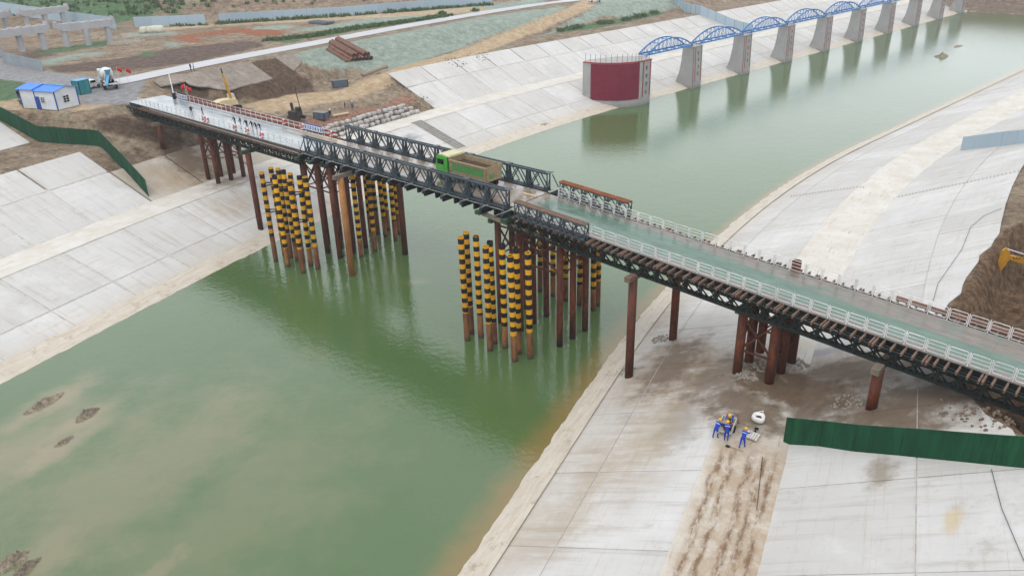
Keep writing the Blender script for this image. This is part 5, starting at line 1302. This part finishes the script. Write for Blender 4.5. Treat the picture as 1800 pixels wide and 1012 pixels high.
mb=MB(); mb.tube((3.8,0,zj*.75+.95),(5.6,0,zj+.65),.11,8); obj('cylinder_barrel',mb,mExc,boom); mb=MB(); mb.tube((5.5,0,zj+.63),(7.7,0,zj+1.15),.06,8); obj('cylinder_rod',mb,plain('bright_rod','#e4e4e6',.2),boom)
stick=obj('stick',MB().prism_y([(7.7,zj+1.25),(8.1,zj+.9),(8.5,zj-3.0),(8.0,zj-3.0),(7.0,zj-.1),(7.2,zj+.8)],-.24,.24),mExc,c)
bk=obj('bucket',MB().prism_y([(8.1,zj-2.8),(8.8,zj-3.0),(9.1,zj-3.7),(8.6,zj-4.3),(7.7,zj-4.2),(7.5,zj-3.8),(8.4,zj-3.6)],-.6,.6),mDk,c)
for k in range(4): obj('tooth',MB().box((7.55,-.45+.3*k,zj-4.05),(.3,.09,.09)),mChrome,bk)
tx=bpy.data.curves.new('lettering','FONT'); tx.body='LONKING'; tx.size=.62; tx.extrude=.01; to=bpy.data.objects.new('lettering',tx); COL.objects.link(to)
dg=bpy.context.evaluated_depsgraph_get(); tme=bpy.data.meshes.new_from_object(to.evaluated_get(dg)); bpy.data.objects.remove(to); tme.materials.clear(); tme.materials.append(mDark)
to=link('lettering',tme,boom,(6.7,.30,zj-.12)); to.rotation_euler=(pi/2,0,pi); to.rotation_euler.rotate_axis('Z',radians(12))
# loose rubble, weeds (uncountable)
mStone=plain('pale_rubble','#9f978c',.9,0,.25,3)
def scatter(name,centres,n,size,mat,label,cat):
    mb=MB()
    for cx,cy,R_ in centres:
        for k in range(n):
            a=random.uniform(0,2*pi); r=R_*math.sqrt(random.random()); x,y=cx+r*cos(a),cy+r*sin(a); z=Hxy(x,y); s_=size*random.uniform(.4,1.3)
            mb.box((x,y,z+s_*.25),(s_,s_*random.uniform(.6,1),s_*.6),random.uniform(0,3),taper=.7)
    return tag(obj(name,mb,mat),label,cat,kind='stuff')
ctrs=[]
for x,y,R_ in ((1100,652,.9),(1162,596,1.0),(1312,662,1.0),(1345,648,1.3),(1490,708,1.3),(1400,640,1.2)): p=hit(x,y); ctrs.append((p.x,p.y,R_))
scatter('rubble',ctrs,60,.22,mStone,'grey broken concrete rubble round the feet of the right bank piles','rubble')
ctrs=[]
for x,y,R_ in ((1690,712,2.0),(1740,735,1.6),(640,205,3),(690,195,3.5),(735,175,3),(800,107,3),(840,97,3),(700,150,3)): p=hit(x,y); ctrs.append((p.x,p.y,R_))
scatter('earth_rubble',ctrs,45,.22,plain('brown_rubble','#7d6c5c',.95,0,.3,3),'brown and pale rubble strewn along the edges of the fill and the cut','rubble')
scatter('rubble_heap',[(hit(222,75).x,hit(222,75).y,4.5)],160,.6,mStone,'heap of grey stone rubble on the flat before the hill','rubble')
# grey gravel heap spread on the slope beside the steps
def leafmat(name,a,b):
    t=NT(name); p=t.pos(); return t.done(t.mix(t.ramp(t.noise(p,.9,4),.35,.65),srgb(a),srgb(b)),.8,0,.2)
mLeaf=leafmat('weed_leaves','#3f5a3a','#66794c')
def tuft(mb,x,y,z,h,n):
    for k in range(n):
        a=random.uniform(0,2*pi); r=h*.5*random.random(); px,py=x+r*cos(a),y+r*sin(a); b=random.uniform(0,2*pi); w=h*.28; t=random.uniform(.4,1)*h
        mb.add([(px-w*cos(b),py-w*sin(b),z),(px+w*cos(b),py+w*sin(b),z),(px+random.uniform(-.3,.3)*h,py+random.uniform(-.3,.3)*h,z+t)],[(0,1,2)])
mb=MB()
def strip(pxs,n,h,wd):
    for a,b in zip(pxs,pxs[1:]):
        for k in range(n):
            u=random.random(); p=hit(a[0]+(b[0]-a[0])*u,a[1]+(b[1]-a[1])*u); x,y=p.x+random.uniform(-wd,wd),p.y+random.uniform(-wd,wd); tuft(mb,x,y,Hxy(x,y),h*random.uniform(.5,1.3),7)
strip([(386,43),(500,36),(620,28),(740,19),(865,9)],110,1.2,1.0); strip([(300,47),(362,45)],30,1.0,1.0)
strip([(475,72),(540,66),(620,52),(700,41),(790,28)],150,1.0,2.0)
for k in range(260):
    x,y=random.choice(((random.uniform(-40,210),random.uniform(-6,30)),(random.uniform(215,330),random.uniform(-4,28)),(random.uniform(330,700),random.uniform(-8,14)))); 
    if y>30-x*.06+12 or (x>330 and random.random()<.6): continue
    p=hit(x,y); tuft(mb,p.x,p.y,p.z,random.uniform(.8,2.0),9)
tag(obj('weeds',mb,mLeaf),'rough green weeds along the hoarding foot, the road and the hillside','weeds',kind='stuff')
def bush(px,r,label):
    p=hit(*px); c=empty('bush',p,0,label,'bush','bushes along the top of the far slope'); mb=MB()
    for k in range(170):
        th=random.uniform(0,2*pi); ph=math.acos(random.uniform(-.1,1)); rr=r*random.uniform(.55,1.1)*(1+.3*sin(3*th)); x,y,z=rr*sin(ph)*cos(th)*1.3,rr*sin(ph)*sin(th),rr*cos(ph)*.8+.15
        tuft(mb,x,y,z,.5,2)
    obj('crown',mb,mLeaf,c); mb=MB()
    for k in range(3): mb.tube((0,0,-.1),(random.uniform(-.3,.3),random.uniform(-.3,.3),r*.6),.06,5,.02)
    obj('stem',mb,mWood,c)
for px,r in (((985,56),1.0),((1003,53),1.3),((1018,50),1.1),((1058,43),1.2),((1072,42),1.0),((1100,37),1.3),((1118,33),1.5),((1130,30),1.2),((1150,25),1.3)): bush(px,r,'low dark green bush on the brown strip above the white lining')
for px in ((777,26),(835,21)):
    bush(px,.9,'small lone sapling on the netted ground beyond the concrete road')
# ------------------------------------------------------------------ haze
hz=MB(); hz.box((75,210,21),(620,620,48)); hm=bpy.data.materials.new('haze_air'); hm.use_nodes=True; t=hm.node_tree; t.nodes.clear(); o=t.nodes.new('ShaderNodeOutputMaterial'); v=t.nodes.new('ShaderNodeVolumePrincipled'); v.inputs['Color'].default_value=(.93,.95,.98,1); v.inputs['Density'].default_value=.00022; v.inputs['Anisotropy'].default_value=.2; t.links.new(v.outputs[0],o.inputs['Volume'])
HZ=obj('haze',hz,hm); tag(HZ,'thin pale haze in the damp air over the canal','haze',kind='stuff')
